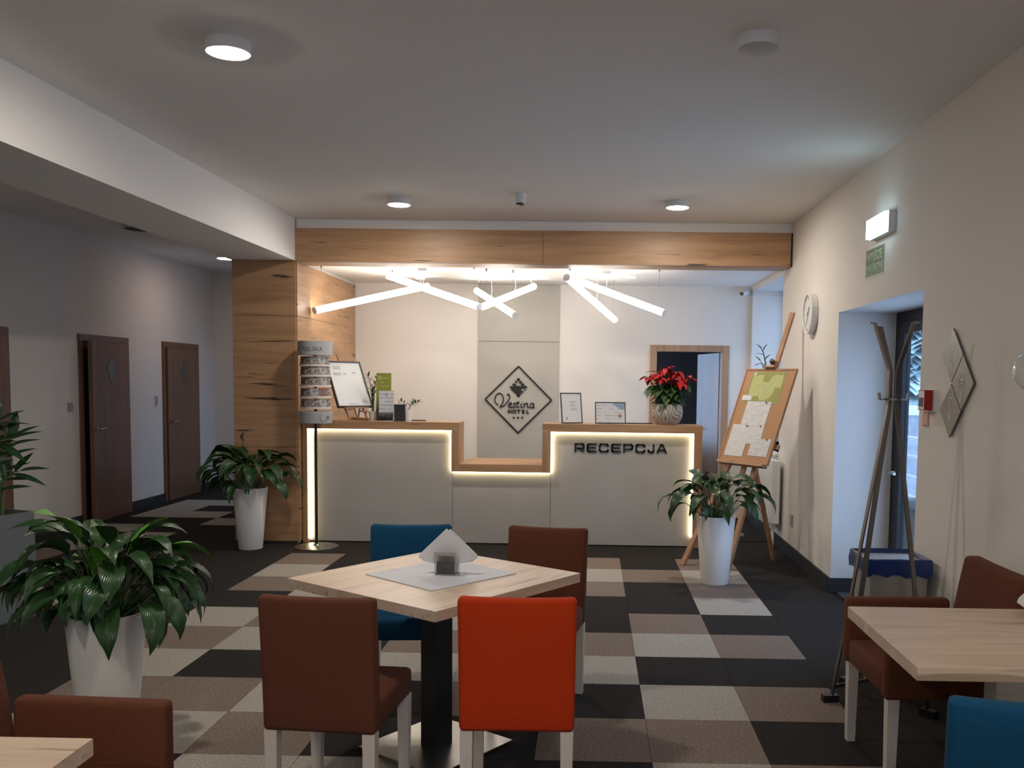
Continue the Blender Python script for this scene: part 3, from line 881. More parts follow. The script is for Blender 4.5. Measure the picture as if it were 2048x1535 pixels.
script('letter', [[pt(868, 720), pt(838, 714), pt(818, 744), pt(828, 774), pt(856, 766), pt(872, 720), pt(868, 764), pt(884, 772)]], .0105)
for k, ch in enumerate('HOTEL'):
    me = text_mesh(ch, .058, .006, BLACK, name='letter', sx=1.12, bold=.0022)
    link('letter', me, LG, (-.100+k*.0525, -.007, -.142))
for k in range(3):
    b = MB()
    pl = []
    for i in range(10):
        a = PI/2+i*PI/5; r = .0155 if i % 2 == 0 else .0085
        pl.append((-.052+k*.05+r*math.cos(a), -.212+r*math.sin(a)))
    b.prism(pl, -.013, -.001); b.obj('star', BLACK, LG)

# ------------------------------------------------------------------ right wall fittings
t = thing('wall_clock', 'round white wall clock on the right wall', 'clock', (XR, 7.86, 2.19))
b = MB(); b.lathe([(.16, 0), (.168, -.004), (.168, -.055), (.160, -.058), (.155, -.05)], 48, axis='X', cap1=False); b.obj('case', WHITE, t, smooth=True)
b = MB(); b.lathe([(.156, -.047), (.001, -.048)], 48, axis='X'); b.obj('dial', mat('clock_dial', (.62, .63, .62), .5), t)
b = MB()
for k in range(12):
    a = k*PI/6; r0, r1 = .125, .145
    b.bar((-.049, r0*math.sin(a), r0*math.cos(a)), (-.049, r1*math.sin(a), r1*math.cos(a)), .002, .006)
b.obj('hour_mark', mat('clock_mark', (.35, .36, .36), .5), t)
for nm, L_, a, w in (('hour_hand', .075, rad(-40), .009), ('minute_hand', .115, rad(150), .006)):
    b = MB(); b.bar((-.051, 0, 0), (-.051, L_*math.sin(a), L_*math.cos(a)), .002, w); b.obj(nm, mat('clock_hand', (.25, .25, .25), .5), t)
b = MB(); b.lathe([(.012, -.049), (.010, -.056)], 14, axis='X'); b.obj('hub', STEEL, t)

t = thing('emergency_light', 'lit white emergency light high on the right wall above the green sign', 'lamp', (XR, 6.0, 2.615))
b = MB(); b.box(-.045, 0, -.20, .20, -.066, .066); b.obj('base', WHITE, t, bevel=.008)
b = MB(); b.box(-.068, -.046, -.192, .192, -.060, .060); b.obj('lens', EMERG, t, bevel=.010)
GREEN1 = mat('sign_green', (.006, .075, .02), .5); GREEN2 = mat('sign_pale_green', (.085, .17, .07), .5); SIGNW = mat('sign_lettering', (.36, .50, .30), .5)
t = thing('exit_sign', 'green WYJŚCIE EWAKUACYJNE sign below the emergency light', 'sign', (XR, 6.195, 2.412), rot=(0, 0, -PI/2))
b = MB(); b.box(-.196, .196, -.004, 0, -.098, .098); b.obj('board', mat('sign_white', (.68, .72, .66), .5), t)
b = MB(); b.box(-.190, .190, -.0055, -.004, -.004, .094); b.obj('upper_field', GREEN1, t)
b = MB(); b.box(-.190, .190, -.0055, -.004, -.088, -.004); b.obj('lower_field', GREEN2, t)
link('lettering', text_mesh('WYJŚCIE', .088, .0008, SIGNW, sx=.92, bold=.001), t, (0, -.0064, .036))
link('lettering', text_mesh('EWAKUACYJNE', .062, .0008, SIGNW, sx=.86, bold=.0008), t, (0, -.0064, -.040))

t = thing('fire_call_point', 'red and white fire alarm call point beside the exit opening', 'alarm', (XR, 5.06, 1.523), rot=(0, 0, -PI/2))
b = MB(); b.box(-.072, .056, -.014, 0, -.060, .060); b.obj('back_plate', WHITE, t, bevel=.003, seg=1)
b = MB(); b.box(-.066, .030, -.058, -.014, -.055, .055); b.obj('body', mat('alarm_red', (.34, .008, .008), .4), t, bevel=.003, seg=1)
b = MB(); b.box(-.060, .024, -.060, -.058, -.050, .050); b.obj('front_label', WHITE, t)
b = MB(); b.box(-.050, .014, -.062, -.060, -.034, .014); b.obj('window', BLACK, t)
t = thing('fire_notice', 'small pink notice plate under the fire call point', 'notice', (XR, 5.157, 1.417), rot=(0, 0, -PI/2))
b = MB(); b.box(-.044, .044, -.004, 0, -.042, .042); b.obj('plate', mat('notice_pink', (.50, .24, .17), .5), t)
b = MB(); b.box(-.034, .034, -.0052, -.004, -.032, .032); b.obj('panel', mat('notice_pale', (.62, .36, .28), .5), t)
for z in (-.036, .036): b = MB(); b.lathe([(.004, -.004), (.003, -.006)], 8, (0, 0, z), 'Y'); b.obj('screw', BLACK, t)

t = thing('steel_diamond_sign', 'three joined brushed steel rhombus plates with engraved pictograms on the right wall', 'sign', (XR, 4.71, 1.617), rot=(0, 0, -PI/2))
hd = .139
MARK = mat('engraved_mark', (.52, .50, .48), .6)
def rhomb(cx, cz):
    b = MB(); g = .0015
    b.prism([(cx, cz+hd-g), (cx-hd+g, cz), (cx, cz-hd+g), (cx+hd-g, cz)], -.016, -.008); return b.obj('plate', DSTEEL, t, bevel=.001, seg=1)
# local x runs toward the viewer (-Y): top plate is further away than the middle one
p1 = rhomb(-.070, .142); p2 = rhomb(.072, .0); p3 = rhomb(-.070, -.142)
b = MB(); b.box(-.07, .10, -.008, 0, -.03, .03); b.obj('fixing', BLACK, t)
def marks(par, *rects):
    b = MB()
    for x0, x1, z0, z1 in rects: b.box(x0, x1, -.0172, -.0158, z0, z1)
    return b.obj('pictogram', MARK, par)
marks(p1, (-.094, -.060, .155, .160), (-.092, -.064, .140, .145), (-.086, -.068, .125, .129), (-.098, -.058, .082, .100), (-.092, -.070, .108, .114))
b = MB(); b.box(.028, .098, -.0172, -.0158, .018, .023); b.box(.028, .098, -.0172, -.0158, -.004, .001); b.box(.028, .034, -.0172, -.0158, -.004, .023); b.box(.092, .098, -.0172, -.0158, -.004, .023)
for k in range(3): b.box(.042+k*.017, .052+k*.017, -.0172, -.0158, .006, .013)
for s in (-1, 1):
    b.bar((.063+s*.012, -.0165, .026), (.063+s*.026, -.0165, .046), .004, .0014, upv=(0, 1, 0)); b.bar((.063+s*.012, -.0165, -.008), (.063+s*.026, -.0165, -.026), .004, .0014, upv=(0, 1, 0))
b.obj('pictogram', MARK, p2)
marks(p2, (.046, .080, -.062, -.046), (.040, .082, -.092, -.068), (.060, .068, -.116, -.112))
b = MB()
for a, e in (((-.105, -.075), (-.045, -.075)), ((-.105, -.075), (-.077, -.115)), ((-.045, -.075), (-.073, -.115)), ((-.077, -.115), (-.100, -.140)), ((-.073, -.115), (-.052, -.138)), ((-.098, -.128), (-.06, -.122)),
             ((-.088, -.048), (-.076, -.032)), ((-.076, -.032), (-.064, -.048))):
    b.bar((a[0], -.0165, a[1]), (e[0], -.0165, e[1]), .006, .0014, upv=(0, 1, 0))
b.obj('pictogram', MARK, p3)
marks(p3, (-.088, -.062, -.186, -.160))

def plate(name, lbl, cat, loc, rot, m=WHITE, w=.08, h=.08, dark=None):
    t = thing(name, lbl, cat, loc, rot=rot)
    b = MB(); b.box(-w/2, w/2, -.010, 0, -h/2, h/2); b.obj('frame', m, t, bevel=.003, seg=1)
    b = MB(); b.box(-w*.33, w*.33, -.0135, -.010, -h*.36, h*.36); b.obj('rocker' if cat == 'switch' else 'insert', dark or m, t, bevel=.002, seg=1)
    return t
plate('wall_socket', 'grey wall socket low on the right wall beneath the clock', 'socket', (XR, 8.45, .345), (0, 0, -PI/2), mat('socket_grey', (.42, .40, .37), .5), .08, .11)
plate('light_switch', 'white light switch between the two corridor doors', 'switch', (XL, 11.40, 1.285), (0, 0, PI/2), WHITE, .085, .15, STEEL)
plate('light_switch', 'dim light switch left of the ajar corridor door', 'switch', (XL, 9.51, 1.262), (0, 0, PI/2), mat('switch_beige', (.36, .33, .30), .5), .085, .09)

# radiator under the window
t = thing('radiator', 'white panel radiator under the window on the right wall', 'radiator', (1.765, 9.72, .25))
b = MB()
b.box(-.010, .010, -.86, .86, 0, .60); b.box(.045, .060, -.86, .86, 0, .60)
b.obj('panel', WHITE, t, bevel=.006)
b = MB()
for k in range(30): b.box(-.0135, -.0095, -.84+k*.0565, -.84+k*.0565+.03, .03, .57)
stuff(b.obj('rib', WHITE, t))
for y in (-.864, .856): b = MB(); b.box(-.012, .062, y, y+.008, 0, .60); b.obj('side_cover', WHITE, t, bevel=.002, seg=1)
b = MB(); b.box(-.012, .062, -.86, .86, .60, .606); b.obj('top_grille', WHITE, t)
b = MB()
for y in (-.70, .70): b.box(.06, .097, y-.02, y+.02, .1, .5)
b.obj('bracket', WHITE, t)
for y in (-.78, -.72): b = MB(); b.tube([(.025, y, 0), (.025, y, -.25)], .010, 10); b.obj('pipe', WHITE, t, smooth=True)

# ------------------------------------------------------------------ postcard spinner
PS = (-2.588, 8.625)
SILV = mat('silver_grey_card', (.36, .36, .36), .5)
SILV_T = mat('dark_print', (.10, .10, .105), .5)
WIRER = mat('cream_rack_plastic', (.66, .58, .52), .4)
t = thing('postcard_spinner', 'tall postcard spinner with silver drums on a round steel foot', 'rack', (*PS, 0))
b = MB(); b.lathe([(.205, 0), (.205, .006), (.19, .012), (.03, .016), (.022, .03)], 48); b.obj('foot', STEEL, t, smooth=True)
b = MB(); b.tube([(0, 0, .02), (0, 0, 1.93)], .0135, 14); b.obj('pole', BLACKM, t, smooth=True)
b = MB(); b.lathe([(.158, 1.808), (.158, 1.938), (.150, 1.940)], 48); td = b.obj('top_drum', SILV, t, smooth=True)
b = MB(); b.lathe([(.150, 1.178), (.152, 1.282), (.146, 1.286)], 48); bd = b.obj('bottom_drum', SILV, t, smooth=True)
for k, ch in enumerate('OPOLSKA'):
    me = text_mesh(ch, .054, .0008, SILV_T, name='letter', sx=.9)
    az = rad(16.7+[-62, -44, -29, -16, -5, 6, 18][k])                                  # around the drum, 0 faces the viewer
    link('letter', me, td, (.1588*math.sin(az), -.1588*math.cos(az), 1.862), (0, 0, az))
me = text_mesh('n', .07, .0008, SILV_T, name='mark'); az = rad(62)
link('mark', me, bd, (.1535*math.sin(az), -.1535*math.cos(az), 1.235), (0, 0, az))
b = MB(); pl = spline([(-.035, .02), (-.045, -.005), (-.03, -.03), (0, -.035), (.02, -.028)], 5)
for p, q in zip(pl, pl[1:]):
    a1, a2 = az-.25+p[0]/.153, az-.25+q[0]/.153
    b.bar((.1535*math.sin(a1), -.1535*math.cos(a1), 1.235+p[1]), (.1535*math.sin(a2), -.1535*math.cos(a2), 1.235+q[1]), .004, .002)
b.obj('mark', SILV_T, bd)
tiers = [1.712, 1.617, 1.522, 1.418, 1.318]
phot = [photo('card_print_dusk', [(.03, .016, .013), (.10, .07, .06), (.20, .16, .13)], 30), photo('card_print_stone', [(.09, .075, .068), (.25, .22, .20), (.42, .38, .34)], 34),
        photo('card_print_winter', [(.14, .13, .13), (.36, .35, .34), (.52, .50, .48)], 26), photo('card_print_village', [(.06, .05, .045), (.20, .16, .14), (.5, .45, .40)], 40),
        photo('card_print_red', [(.40, .05, .035), (.16, .10, .08), (.30, .24, .20)], 18)]
pname = ['dark dusk', 'grey stone', 'pale winter', 'brown village', 'red-topped']
ordn = ['leftmost', 'second from left', 'third from left', 'fourth from left', 'rightmost']
tname = ['top', 'second', 'middle', 'fourth', 'bottom']
AZ = [-46, -14.5, 17, 48.5, 80]
pick = [[0, 3, 1, 2, 3], [0, 3, 1, 2, 1], [0, 3, 1, 2, 3], [0, 3, 2, 4, 3], [0, 1, 3, 2, 3]]
cm = None
for ti, z in enumerate(tiers):
    w0 = .0
    b = MB()
    ri, ro = .120, .145
    b.lathe([(ri, z-.006), (ro, z-.006), (ro, z+.012), (ro-.004, z+.012), (ro-.004, z-.001), (ri, z-.001)], 40, cap0=False, cap1=False)
    b.obj('card_ring', WIRER, t, smooth=True)
    b = MB()
    for k in range(4):
        a = rad(45+90*k); b.bar((.012*math.sin(a), -.012*math.cos(a), z-.003), (.122*math.sin(a), -.122*math.cos(a), z-.003), .006, .005)
    b.obj('spoke', BLACKM, t)
    for k, azd in enumerate(AZ):
        a = rad(azd + (ti % 3-1)*4)
        pk = pick[ti][k]
        b = MB(); b.box(-.0355, .0355, -.0012, .0012, 0, .086)
        me = b.mesh('postcard', phot[pk])
        for fc in me.polygons: pass
        o = link('postcard', me, None, (PS[0]+.1315*math.sin(a), PS[1]-.1315*math.cos(a), z+.0002), (rad(3), 0, a))
        o.rotation_euler = (Matrix.Rotation(a, 3, 'Z') @ Matrix.Rotation(rad(-2), 3, 'X')).to_euler()
        side = ['leftmost', 'second from left', 'third from left', 'fourth from left', 'rightmost'][k]
        tag(o, f'{pname[pk]} picture postcard, {side} in the {tname[ti]} tier of the spinner', 'postcard', 'postcards in the spinner')

# ------------------------------------------------------------------ on the counter, left ledge
ZL = ZT + .0005
def framed(name, lbl, cat, loc, th, ph, w, h, dep, border, fm, face, extra=None):
    t = thing(name, lbl, cat, loc, rot=(-ph, 0, -th))
    b = MB()
    b.box(-w/2, w/2, 0, dep, -h/2, -h/2+border); b.box(-w/2, w/2, 0, dep, h/2-border, h/2)
    b.box(-w/2, -w/2+border, 0, dep, -h/2+border, h/2-border); b.box(w/2-border, w/2, 0, dep, -h/2+border, h/2-border)
    b.box(-w/2+border*.5, w/2-border*.5, dep*.6, dep, -h/2+border*.5, h/2-border*.5)
    b.obj('frame', fm, t, bevel=.0015, seg=1)
    b = MB(); b.box(-w/2+border, w/2-border, dep*.3, dep*.6, -h/2+border, h/2-border); sh = b.obj('sheet', face, t)
    return t, sh
PAPER = mat('white_paper', (.66, .67, .67), .6)
INK = mat('grey_print', (.30, .30, .31), .6)
t, sh = framed('menu_board', 'white sheet in a thin dark frame leaning on a small counter easel', 'board', (-2.385, 9.075, 1.545), -.80, .50, .385, .505, .030, .012, mat('dark_thin_frame', (.03, .03, .03), .4), PAPER)
b = MB()
for x0, x1, z0, z1 in ((-.13, -.05, .165, .20), (-.14, -.06, .10, .13), (-.03, -.0, .11, .125), (.07, .11, .12, .135), (.10, .135, -.20, -.17), (.14, .15, -.205, -.19), (-.06, .03, -.22, -.212)):
    b.box(x0, x1, .0060, .0068, z0, z1)
b.obj('print', mat('pale_grey_print', (.46, .47, .48), .6), sh)
# small easel below it
R_m = Matrix.Translation((-2.385, 9.075, 1.545)) @ Matrix.Rotation(.80, 4, 'Z') @ Matrix.Rotation(-.50, 4, 'X')
t = thing('counter_easel', 'small wooden counter easel holding the framed white sheet', 'easel', (-2.22, 9.03, ZL))
o0 = Vector((-2.22, 9.03, ZL))
def L_(x, y, z): return R_m @ Vector((x, y, z)) - o0
b = MB(); b.bar(L_(-.13, .006, -.262), L_(.13, .006, -.262), .05, .014, upv=(0, 0, 1)); b.obj('tray', EASELW, t)
for s in (-1, 1):
    b = MB(); top = L_(s*.03, .042, .18); bot = L_(s*.10, .042, -.27); g = Vector((bot.x+.045, bot.y-.015, .008)); b.bar(top, bot, .018, .012); b.bar(bot, g, .018, .012); b.obj('leg', EASELW, t)
b = MB(); b.bar(L_(0, .048, .30), L_(0, .048, -.20), .020, .012); b.obj('mast', EASELW, t)
b = MB(); a = L_(0, .05, .0); b.bar(a, (a.x+.09, .13, .012), .016, .010); b.obj('rear_leg', EASELW, t)
b = MB(); b.bar((-.15, .06, .016), (.06, -.10, .016), .022, .026); b.obj('foot_bar', EASELW, t)
b = MB(); b.bar((-.07, .0, .02), (-.05, -.01, .13), .018, .012); b.bar((.02, -.07, .02), (.03, -.07, .11), .02, .012); b.obj('strut', EASELW, t)
b = MB(); b.bar((-.052, -.008, .095), (.045, -.075, .088), .05, .010); b.obj('drawer_front', EASELW, t)
# dry sprig above the easel
b = MB()
q0 = L_(-.02, .046, .28)
for dx, dz in ((-.035, .085), (-.012, .06), (.012, .05), (-.022, .075)): b.bar(q0, q0+Vector((dx, .0, dz)), .010, .006, w2=.003, d2=.003)
b.obj('finial', EASELW, t)

def small_stem_plant(name, lbl, loc, potm, potr, poth, stems, seed, leafL=.05, leafW=.018, leafmat_=ZZ, cat='plant', leaf_parts=False):
    rnd = random.Random(seed)
    t = thing(name, lbl, cat, loc)
    b = MB(); b.lathe([(potr*.72, 0), (potr, poth), (potr*.93, poth), (potr*.9, poth*.86)], 28, cap1=False); b.obj('pot', potm, t, smooth=True)
    b = MB(); b.lathe([(potr*.90, poth*.84), (.002, poth*.88)], 20); b.obj('soil', SOIL, t)
    for (az, lean, H, n) in stems:
        sb = MB(); d = Vector((math.cos(az), math.sin(az), 0))
        pts = []
        for i in range(9):
            f = i/8
            pts.append(Vector((0, 0, poth*.86)) + d*(lean*f**1.7 + potr*.15) + Vector((0, 0, H*math.sin(f*PI/2*.95))))
        sb.tube(pts, [.005*(1-.6*i/8)*(H/.4+.4) for i in range(9)], 6)
        st = sb.obj('stem', STEMG, t, smooth=True)
        lm = leaf_blade('leaf', leafL, leafW, leafmat_, bend=.25)
        for k in range(n):
            f = .35+.65*k/(n-1)
            i = min(7, int(f*8)); p = pts[i].lerp(pts[i+1], min(1, f*8-i))
            tdir = (pts[i+1]-pts[i]).normalized()
            side = tdir.cross(Vector((d.y, -d.x, .3))).normalized() if k % 2 else -tdir.cross(Vector((d.y, -d.x, .3))).normalized()
            if k == n-1: side = Vector((0, 0, 0))
            v = (side*.9+tdir*.75+Vector((0, 0, rnd.uniform(-.1, .15)))).normalized()
            nrm = tdir.cross(side) if side.length else Vector((-d.y, d.x, 0))
            nrm = Vector((d.x*.3+rnd.uniform(-.2, .2), d.y*.3, 1))
            orient(link('leaf', lm, st, p, scale=rnd.uniform(.85, 1.15)), v, nrm)
    return t
def orient(o, v, n):
    """local X along v, local Z as near n as it goes"""
    x = Vector(v).normalized(); y = Vector(n).cross(x)
    if y.length < 1e-4: y = Vector((0, 1, 0)).cross(x)
    y.normalize(); z = x.cross(y)
    o.rotation_euler = Matrix((x, y, z)).transposed().to_euler()
    return o
LB = {}
def leaf_blade(name, L, W, m, bend=.3, n=5, fold=.25, stalk=0):
    key = (L, W, m.name, bend, n, fold, stalk)
    if key in LB: return LB[key]
    b = MB(); bm = b.bm; uvl = bm.loops.layers.uv.new('UVMap')
    rows_ = []
    for i in range(n+1):
        f = i/n
        w = W*.5*math.sin(PI*min(1, f*.93+.05)**.85)**.9 if 0 < i < n else W*.03
        x = stalk+L*f; z = -bend*L*f*f
        rows_.append([(x, -w, z+fold*w), (x, 0, z), (x, w, z+fold*w), f])
    vs = [[bm.verts.new(p) for p in r[:3]] for r in rows_]
    for i in range(n):
        for k in range(2):
            fc = bm.faces.new((vs[i][k], vs[i+1][k], vs[i+1][k+1], vs[i][k+1]))
            for lp, (u, v) in zip(fc.loops, ((k/2, i/n), (k/2, (i+1)/n), ((k+1)/2, (i+1)/n), ((k+1)/2, i/n))): lp[uvl].uv = (u, v)
    if stalk:
        b.bm.faces.ensure_lookup_table()
        q = [bm.verts.new(p) for p in ((0, -.0012, 0), (0, .0012, 0), (stalk, .0012, 0), (stalk, -.0012, 0))]
        fc = bm.faces.new(q)
        for lp in fc.loops: lp[uvl].uv = (.5, 0)
    me = bpy.data.meshes.new(name); bm.to_mesh(me); bm.free(); me.materials.append(m)
    for p in me.polygons: p.use_smooth = True
    LB[key] = me
    return me
small_stem_plant('zz_plant', 'slender stemmed green plant behind the brochure holder', (-2.165, 9.125, ZL), WHITE, .045, .09,
    [(rad(170), .05, .36, 8), (rad(60), .05, .33, 8), (rad(-40), .04, .30, 7), (rad(110), .03, .20, 6)], 5, .06, .022)
small_stem_plant('small_fern', 'little arching plant in a white pot behind the black photo frame', (-1.805, 9.06, ZL), WHITE, .050, .115,
    [(rad(5), .10, .085, 8), (rad(175), .08, .10, 7), (rad(30), .07, .10, 7)], 9, .042, .024)
# brochure holder and its brochures
t = thing('brochure_holder', 'clear stepped brochure holder on the left counter ledge', 'holder', (-2.02, 8.98, ZL))
b = MB(); b.box(-.085, .085, -.05, .055, 0, .004); b.box(-.085, .085, .045, .048, .004, .30); b.box(-.085, .085, -.008, -.005, .004, .19); b.box(-.085, .085, -.048, -.045, .004, .085)
b.box(-.087, -.085, -.048, .048, .004, .09); b.box(.085, .087, -.048, .048, .004, .09)
b.obj('shell', ACRYL, t)
lm = photo('landscape_strip', [(.05, .045, .04), (.16, .14, .12), (.3, .28, .26)], 30)
gp = mat('olive_green_print', (.25, .27, .035), .45); yw = mat('pale_yellow_print', (.60, .58, .30), .45)
t = thing('green_brochure', 'tall olive green brochure at the back of the clear holder', 'brochure', (-2.035, 8.98+.03, ZL+.006), rot=(-rad(2), 0, .05))
b = MB(); b.box(-.072, .072, 0, .012, 0, .462); b.obj('cover', gp, t)
b = MB(); b.lathe([(.017, -.0012), (.010, -.0012)], 18, (-.035, 0, .415), 'Y', False, False); b.box(-.01, .055, -.0012, 0, .41, .415); b.box(-.03, .05, -.0012, 0, .33, .334); b.box(-.03, .0, -.0012, 0, .365, .372); b.obj('print', yw, t)
t = thing('white_brochure', 'white printed brochure in front of the green one in the holder', 'brochure', (-1.998, 8.925+.035, ZL+.006), rot=(-rad(2), 0, .05))
b = MB(); b.box(-.072, .072, 0, .010, 0, .29); b.obj('cover', printed('brochure_text', (.62, .62, .63), (.40, .41, .43), 28, .55), t)
b = MB(); b.box(-.070, .070, -.0011, 0, .005, .075); b.obj('picture', lm, t)
b = MB(); b.prism([(.0, .235), (.014, .252), (.0, .269), (-.014, .252)], -.0012, 0); b.obj('emblem', INK, t)
t, sh = framed('black_photo_frame', 'small black upright frame with dark face beside the white pot', 'frame', (-1.862, 8.945, 1.270), -.25, .2, .108, .168, .010, .008, BLACK, mat('dark_screen', (.02, .021, .023), .2))
b = MB(); b.bar((0, .012, .02), (0, .055, -.072), .03, .003); b.obj('strut', BLACK, t)
t = thing('black_pen', 'black pen lying flat on the left counter ledge', 'pen', (-1.72, 9.06, ZL+.006))
b = MB(); b.tube([(-.085, 0, 0), (-.07, 0, 0), (.07, .012, 0)], [.002, .006, .006], 8); b.obj('barrel', BLACK, t, smooth=True)
b = MB(); b.tube([(.07, .012, 0), (.092, .0139, 0)], .0055, 8); b.obj('cap', BLACK, t, smooth=True)

# right ledge
CLOUD = photo('blue_floral_print', [(.55, .57, .60), (.38, .42, .50), (.62, .63, .64)], 9)
t, sh = framed('portrait_notice', 'black framed upright white notice on the right counter ledge', 'frame', (-.191, 8.985, 1.338), -.35, .22, .215, .302, .012, .009, BLACK, PAPER)
b = MB()
for x0, x1, z in ((-.015, .055, .062), (-.01, .03, .05), (-.012, .05, .028), (-.012, .04, .016), (-.005, .05, -.008), (-.01, .06, -.02)): b.box(x0, x1, .0028, .0036, z, z+.005)
b.box(-.06, -.045, .0028, .0036, -.115, -.09)
b.obj('print', INK, sh)
b = MB(); b.bar((0, .013, .04), (0, .085, -.128), .06, .003); b.obj('strut', BLACK, t)
t, sh = framed('landscape_notice', 'black framed wide notice with blue and flower print next to the poinsettia', 'frame', (.188, 8.985, 1.296), -.12, .22, .300, .212, .012, .008, BLACK, printed('notice_text', (.60, .62, .64), (.45, .47, .5), 30, .5))
b = MB(); b.prism([(.142, .096), (.02, .096), (.05, .07), (.09, .04), (.142, .03)], .0028, .0036); b.obj('print', mat('blue_wash_print', (.24, .31, .46), .6), sh)
b = MB()
for k in range(6):
    a = k*PI/3; b.prism([(.095+.008*math.cos(a+1.2), -.03+.008*math.sin(a+1.2)), (.095+.032*math.cos(a), -.03+.032*math.sin(a)), (.095+.008*math.cos(a-1.2), -.03+.008*math.sin(a-1.2))], .0024, .0036)
b.obj('flower_print', mat('flower_print', (.35, .16, .15), .6), sh)
b = MB(); b.bar((0, .013, .03), (0, .07, -.085), .08, .003); b.obj('strut', BLACK, t)
t = thing('black_ruler', 'thin black strip lying on the ledge between notice and poinsettia', 'strip', (.47, 9.10, ZL))
b = MB(); b.box(-.135, .135, -.012, .012, 0, .008); b.obj('bar', BLACK, t, bevel=.002, seg=1)
b = MB(); b.box(-.135, .135, -.003, .003, .008, .010); b.obj('ridge', BLACK, t)

# poinsettia
t = thing('poinsettia', 'red poinsettia in a carved pale pot on the counter', 'plant', (.745, 9.035, ZL))
PSTONE = mat('carved_pale_pot', (.36, .32, .27), .7)
nt = PSTONE.node_tree; N, L = nt.nodes, nt.links
tc = N.new('ShaderNodeTexCoord'); mp = N.new('ShaderNodeMapping'); mp.inputs['Scale'].default_value = (1, 1, .55); L.new(tc.outputs['Object'], mp.inputs['Vector'])
wn = N.new('ShaderNodeTexNoise'); wn.inputs['Scale'].default_value = 9; wn.inputs['Detail'].default_value = 0; L.new(mp.outputs['Vector'], wn.inputs['Vector'])
wm = N.new('ShaderNodeMath'); wm.operation = 'MULTIPLY'; wm.inputs[1].default_value = 17; L.new(wn.outputs['Fac'], wm.inputs[0])
wv = N.new('ShaderNodeMath'); wv.operation = 'PINGPONG'; wv.inputs[1].default_value = 1; L.new(wm.outputs[0], wv.inputs[0])
rr = N.new('ShaderNodeValToRGB'); rr.color_ramp.elements[0].color = (.13, .11, .09, 1); rr.color_ramp.elements[1].color = (.44, .40, .34, 1); rr.color_ramp.elements[1].position = .35
L.new(wv.outputs[0], rr.inputs['Fac']); L.new(rr.outputs['Color'], N['Principled BSDF'].inputs['Base Color'])
bp = N.new('ShaderNodeBump'); bp.inputs['Strength'].default_value = .5; bp.inputs['Distance'].default_value = .01; L.new(wv.outputs[0], bp.inputs['Height']); L.new(bp.outputs['Normal'], N['Principled BSDF'].inputs['Normal'])
b = MB(); b.lathe([(.098, 0), (.125, .03), (.146, .08), (.152, .125), (.146, .175), (.138, .20), (.130, .20), (.132, .17)], 44, cap1=False); b.obj('pot', PSTONE, t, smooth=True)
b = MB(); b.lathe([(.133, .17), (.002, .18)], 24); b.obj('soil', SOIL, t)
rnd = random.Random(21)
heads = [(-.11, -.03, .50), (-.02, -.03, .545), (.10, -.04, .51), (.20, -.02, .47), (-.06, .08, .50), (.07, .09, .50), (.03, -.12, .43), (-.19, .0, .46), (-.07, -.12, .45), (.12, -.11, .43), (.0, .03, .53)]
b = MB()
for hx, hy, hz in heads: b.tube([(hx*.15, hy*.15, .17), (hx*.6, hy*.6, .17+(hz-.17)*.55), (hx, hy, hz)], .006, 6)
b.obj('stem', STEMG, t, smooth=True)
for hi, (hx, hy, hz) in enumerate(heads):
    nb = 11 if hi in (1, 0, 2) else 7
    for k in range(nb):
        a = k*2*PI/nb+hi; el = rnd.uniform(-.75, .35)
        o = link('bract', leaf_blade('bract', .125, .062, PRED, bend=.35), t, (hx, hy, hz+rnd.uniform(-.012, .012)), scale=rnd.uniform(.62, 1.0))
        orient(o, (math.cos(a), math.sin(a), el), (0, 0, 1))
    for k in range(8):
        a = k*2*PI/8+hi*.7
        f = rnd.uniform(.45, .85)
        o = link('leaf', leaf_blade('leaf', .135, .072, PGREEN, bend=.4), t, (hx*f, hy*f, .17+(hz-.17)*rnd.uniform(.45, .78)), scale=rnd.uniform(.75, 1.15))
        orient(o, (math.cos(a), math.sin(a), rnd.uniform(-.6, .1)), (0, 0, 1))
for k in range(22):
    a = k*2*PI/22
    o = link('leaf', leaf_blade('leaf', .11, .07, PLIGHT if k % 5 == 1 else PGREEN, bend=.5), t, (.07*math.cos(a), .07*math.sin(a), .22+.05*(k % 3)), scale=rnd.uniform(.8, 1.2))
    orient(o, (math.cos(a), math.sin(a), rnd.uniform(-.2, .25)), (0, 0, 1))

# plant on the window sill, behind the big easel
small_stem_plant('sill_plant', 'thin dark leaved plant on the window sill behind the cork board', (1.97, 10.25, WZ0+.001), WHITE, .07, .14,
    [(rad(200), .10, .93, 8), (rad(150), .10, .80, 7), (rad(20), .06, .74, 6)], 3, .10, .04)

# ------------------------------------------------------------------ floor easel with cork board
TH, PH = .945, .39
EC = Vector((1.425, 7.95, 1.327))
RE = Matrix.Translation(EC) @ Matrix.Rotation(-TH, 4, 'Z') @ Matrix.Rotation(-PH, 4, 'X')
t = thing('floor_easel', 'tall wooden studio easel standing by the right wall holding the cork board', 'easel', (1.15, 7.95, 0))
e0 = Vector((1.15, 7.95, 0))
def E_(x, y, z): return RE @ Vector((x, y, z)) - e0
b = MB(); b.bar(E_(0, .042, .985), E_(0, .042, -.55), .046, .022); b.obj('mast', EASELW, t, bevel=.003, seg=1)
fa, fbb = Vector((.82, 8.02, 0))-e0, Vector((1.135, 7.56, 0))-e0
for fpt, sx in ((fa, -1), (fbb, 1)):
    b = MB(); b.bar(E_(sx*.05, .068, .46), fpt+Vector((0, 0, .005)), .05, .026, upv=(1, .6, 0)); b.obj('leg', EASELW, t, bevel=.003, seg=1)
b = MB(); b.bar(E_(.03, .080, -.36), Vector((1.672, 8.30, .005))-e0, .042, .024, upv=(1, .6, 0)); b.obj('rear_leg', EASELW, t, bevel=.003, seg=1)
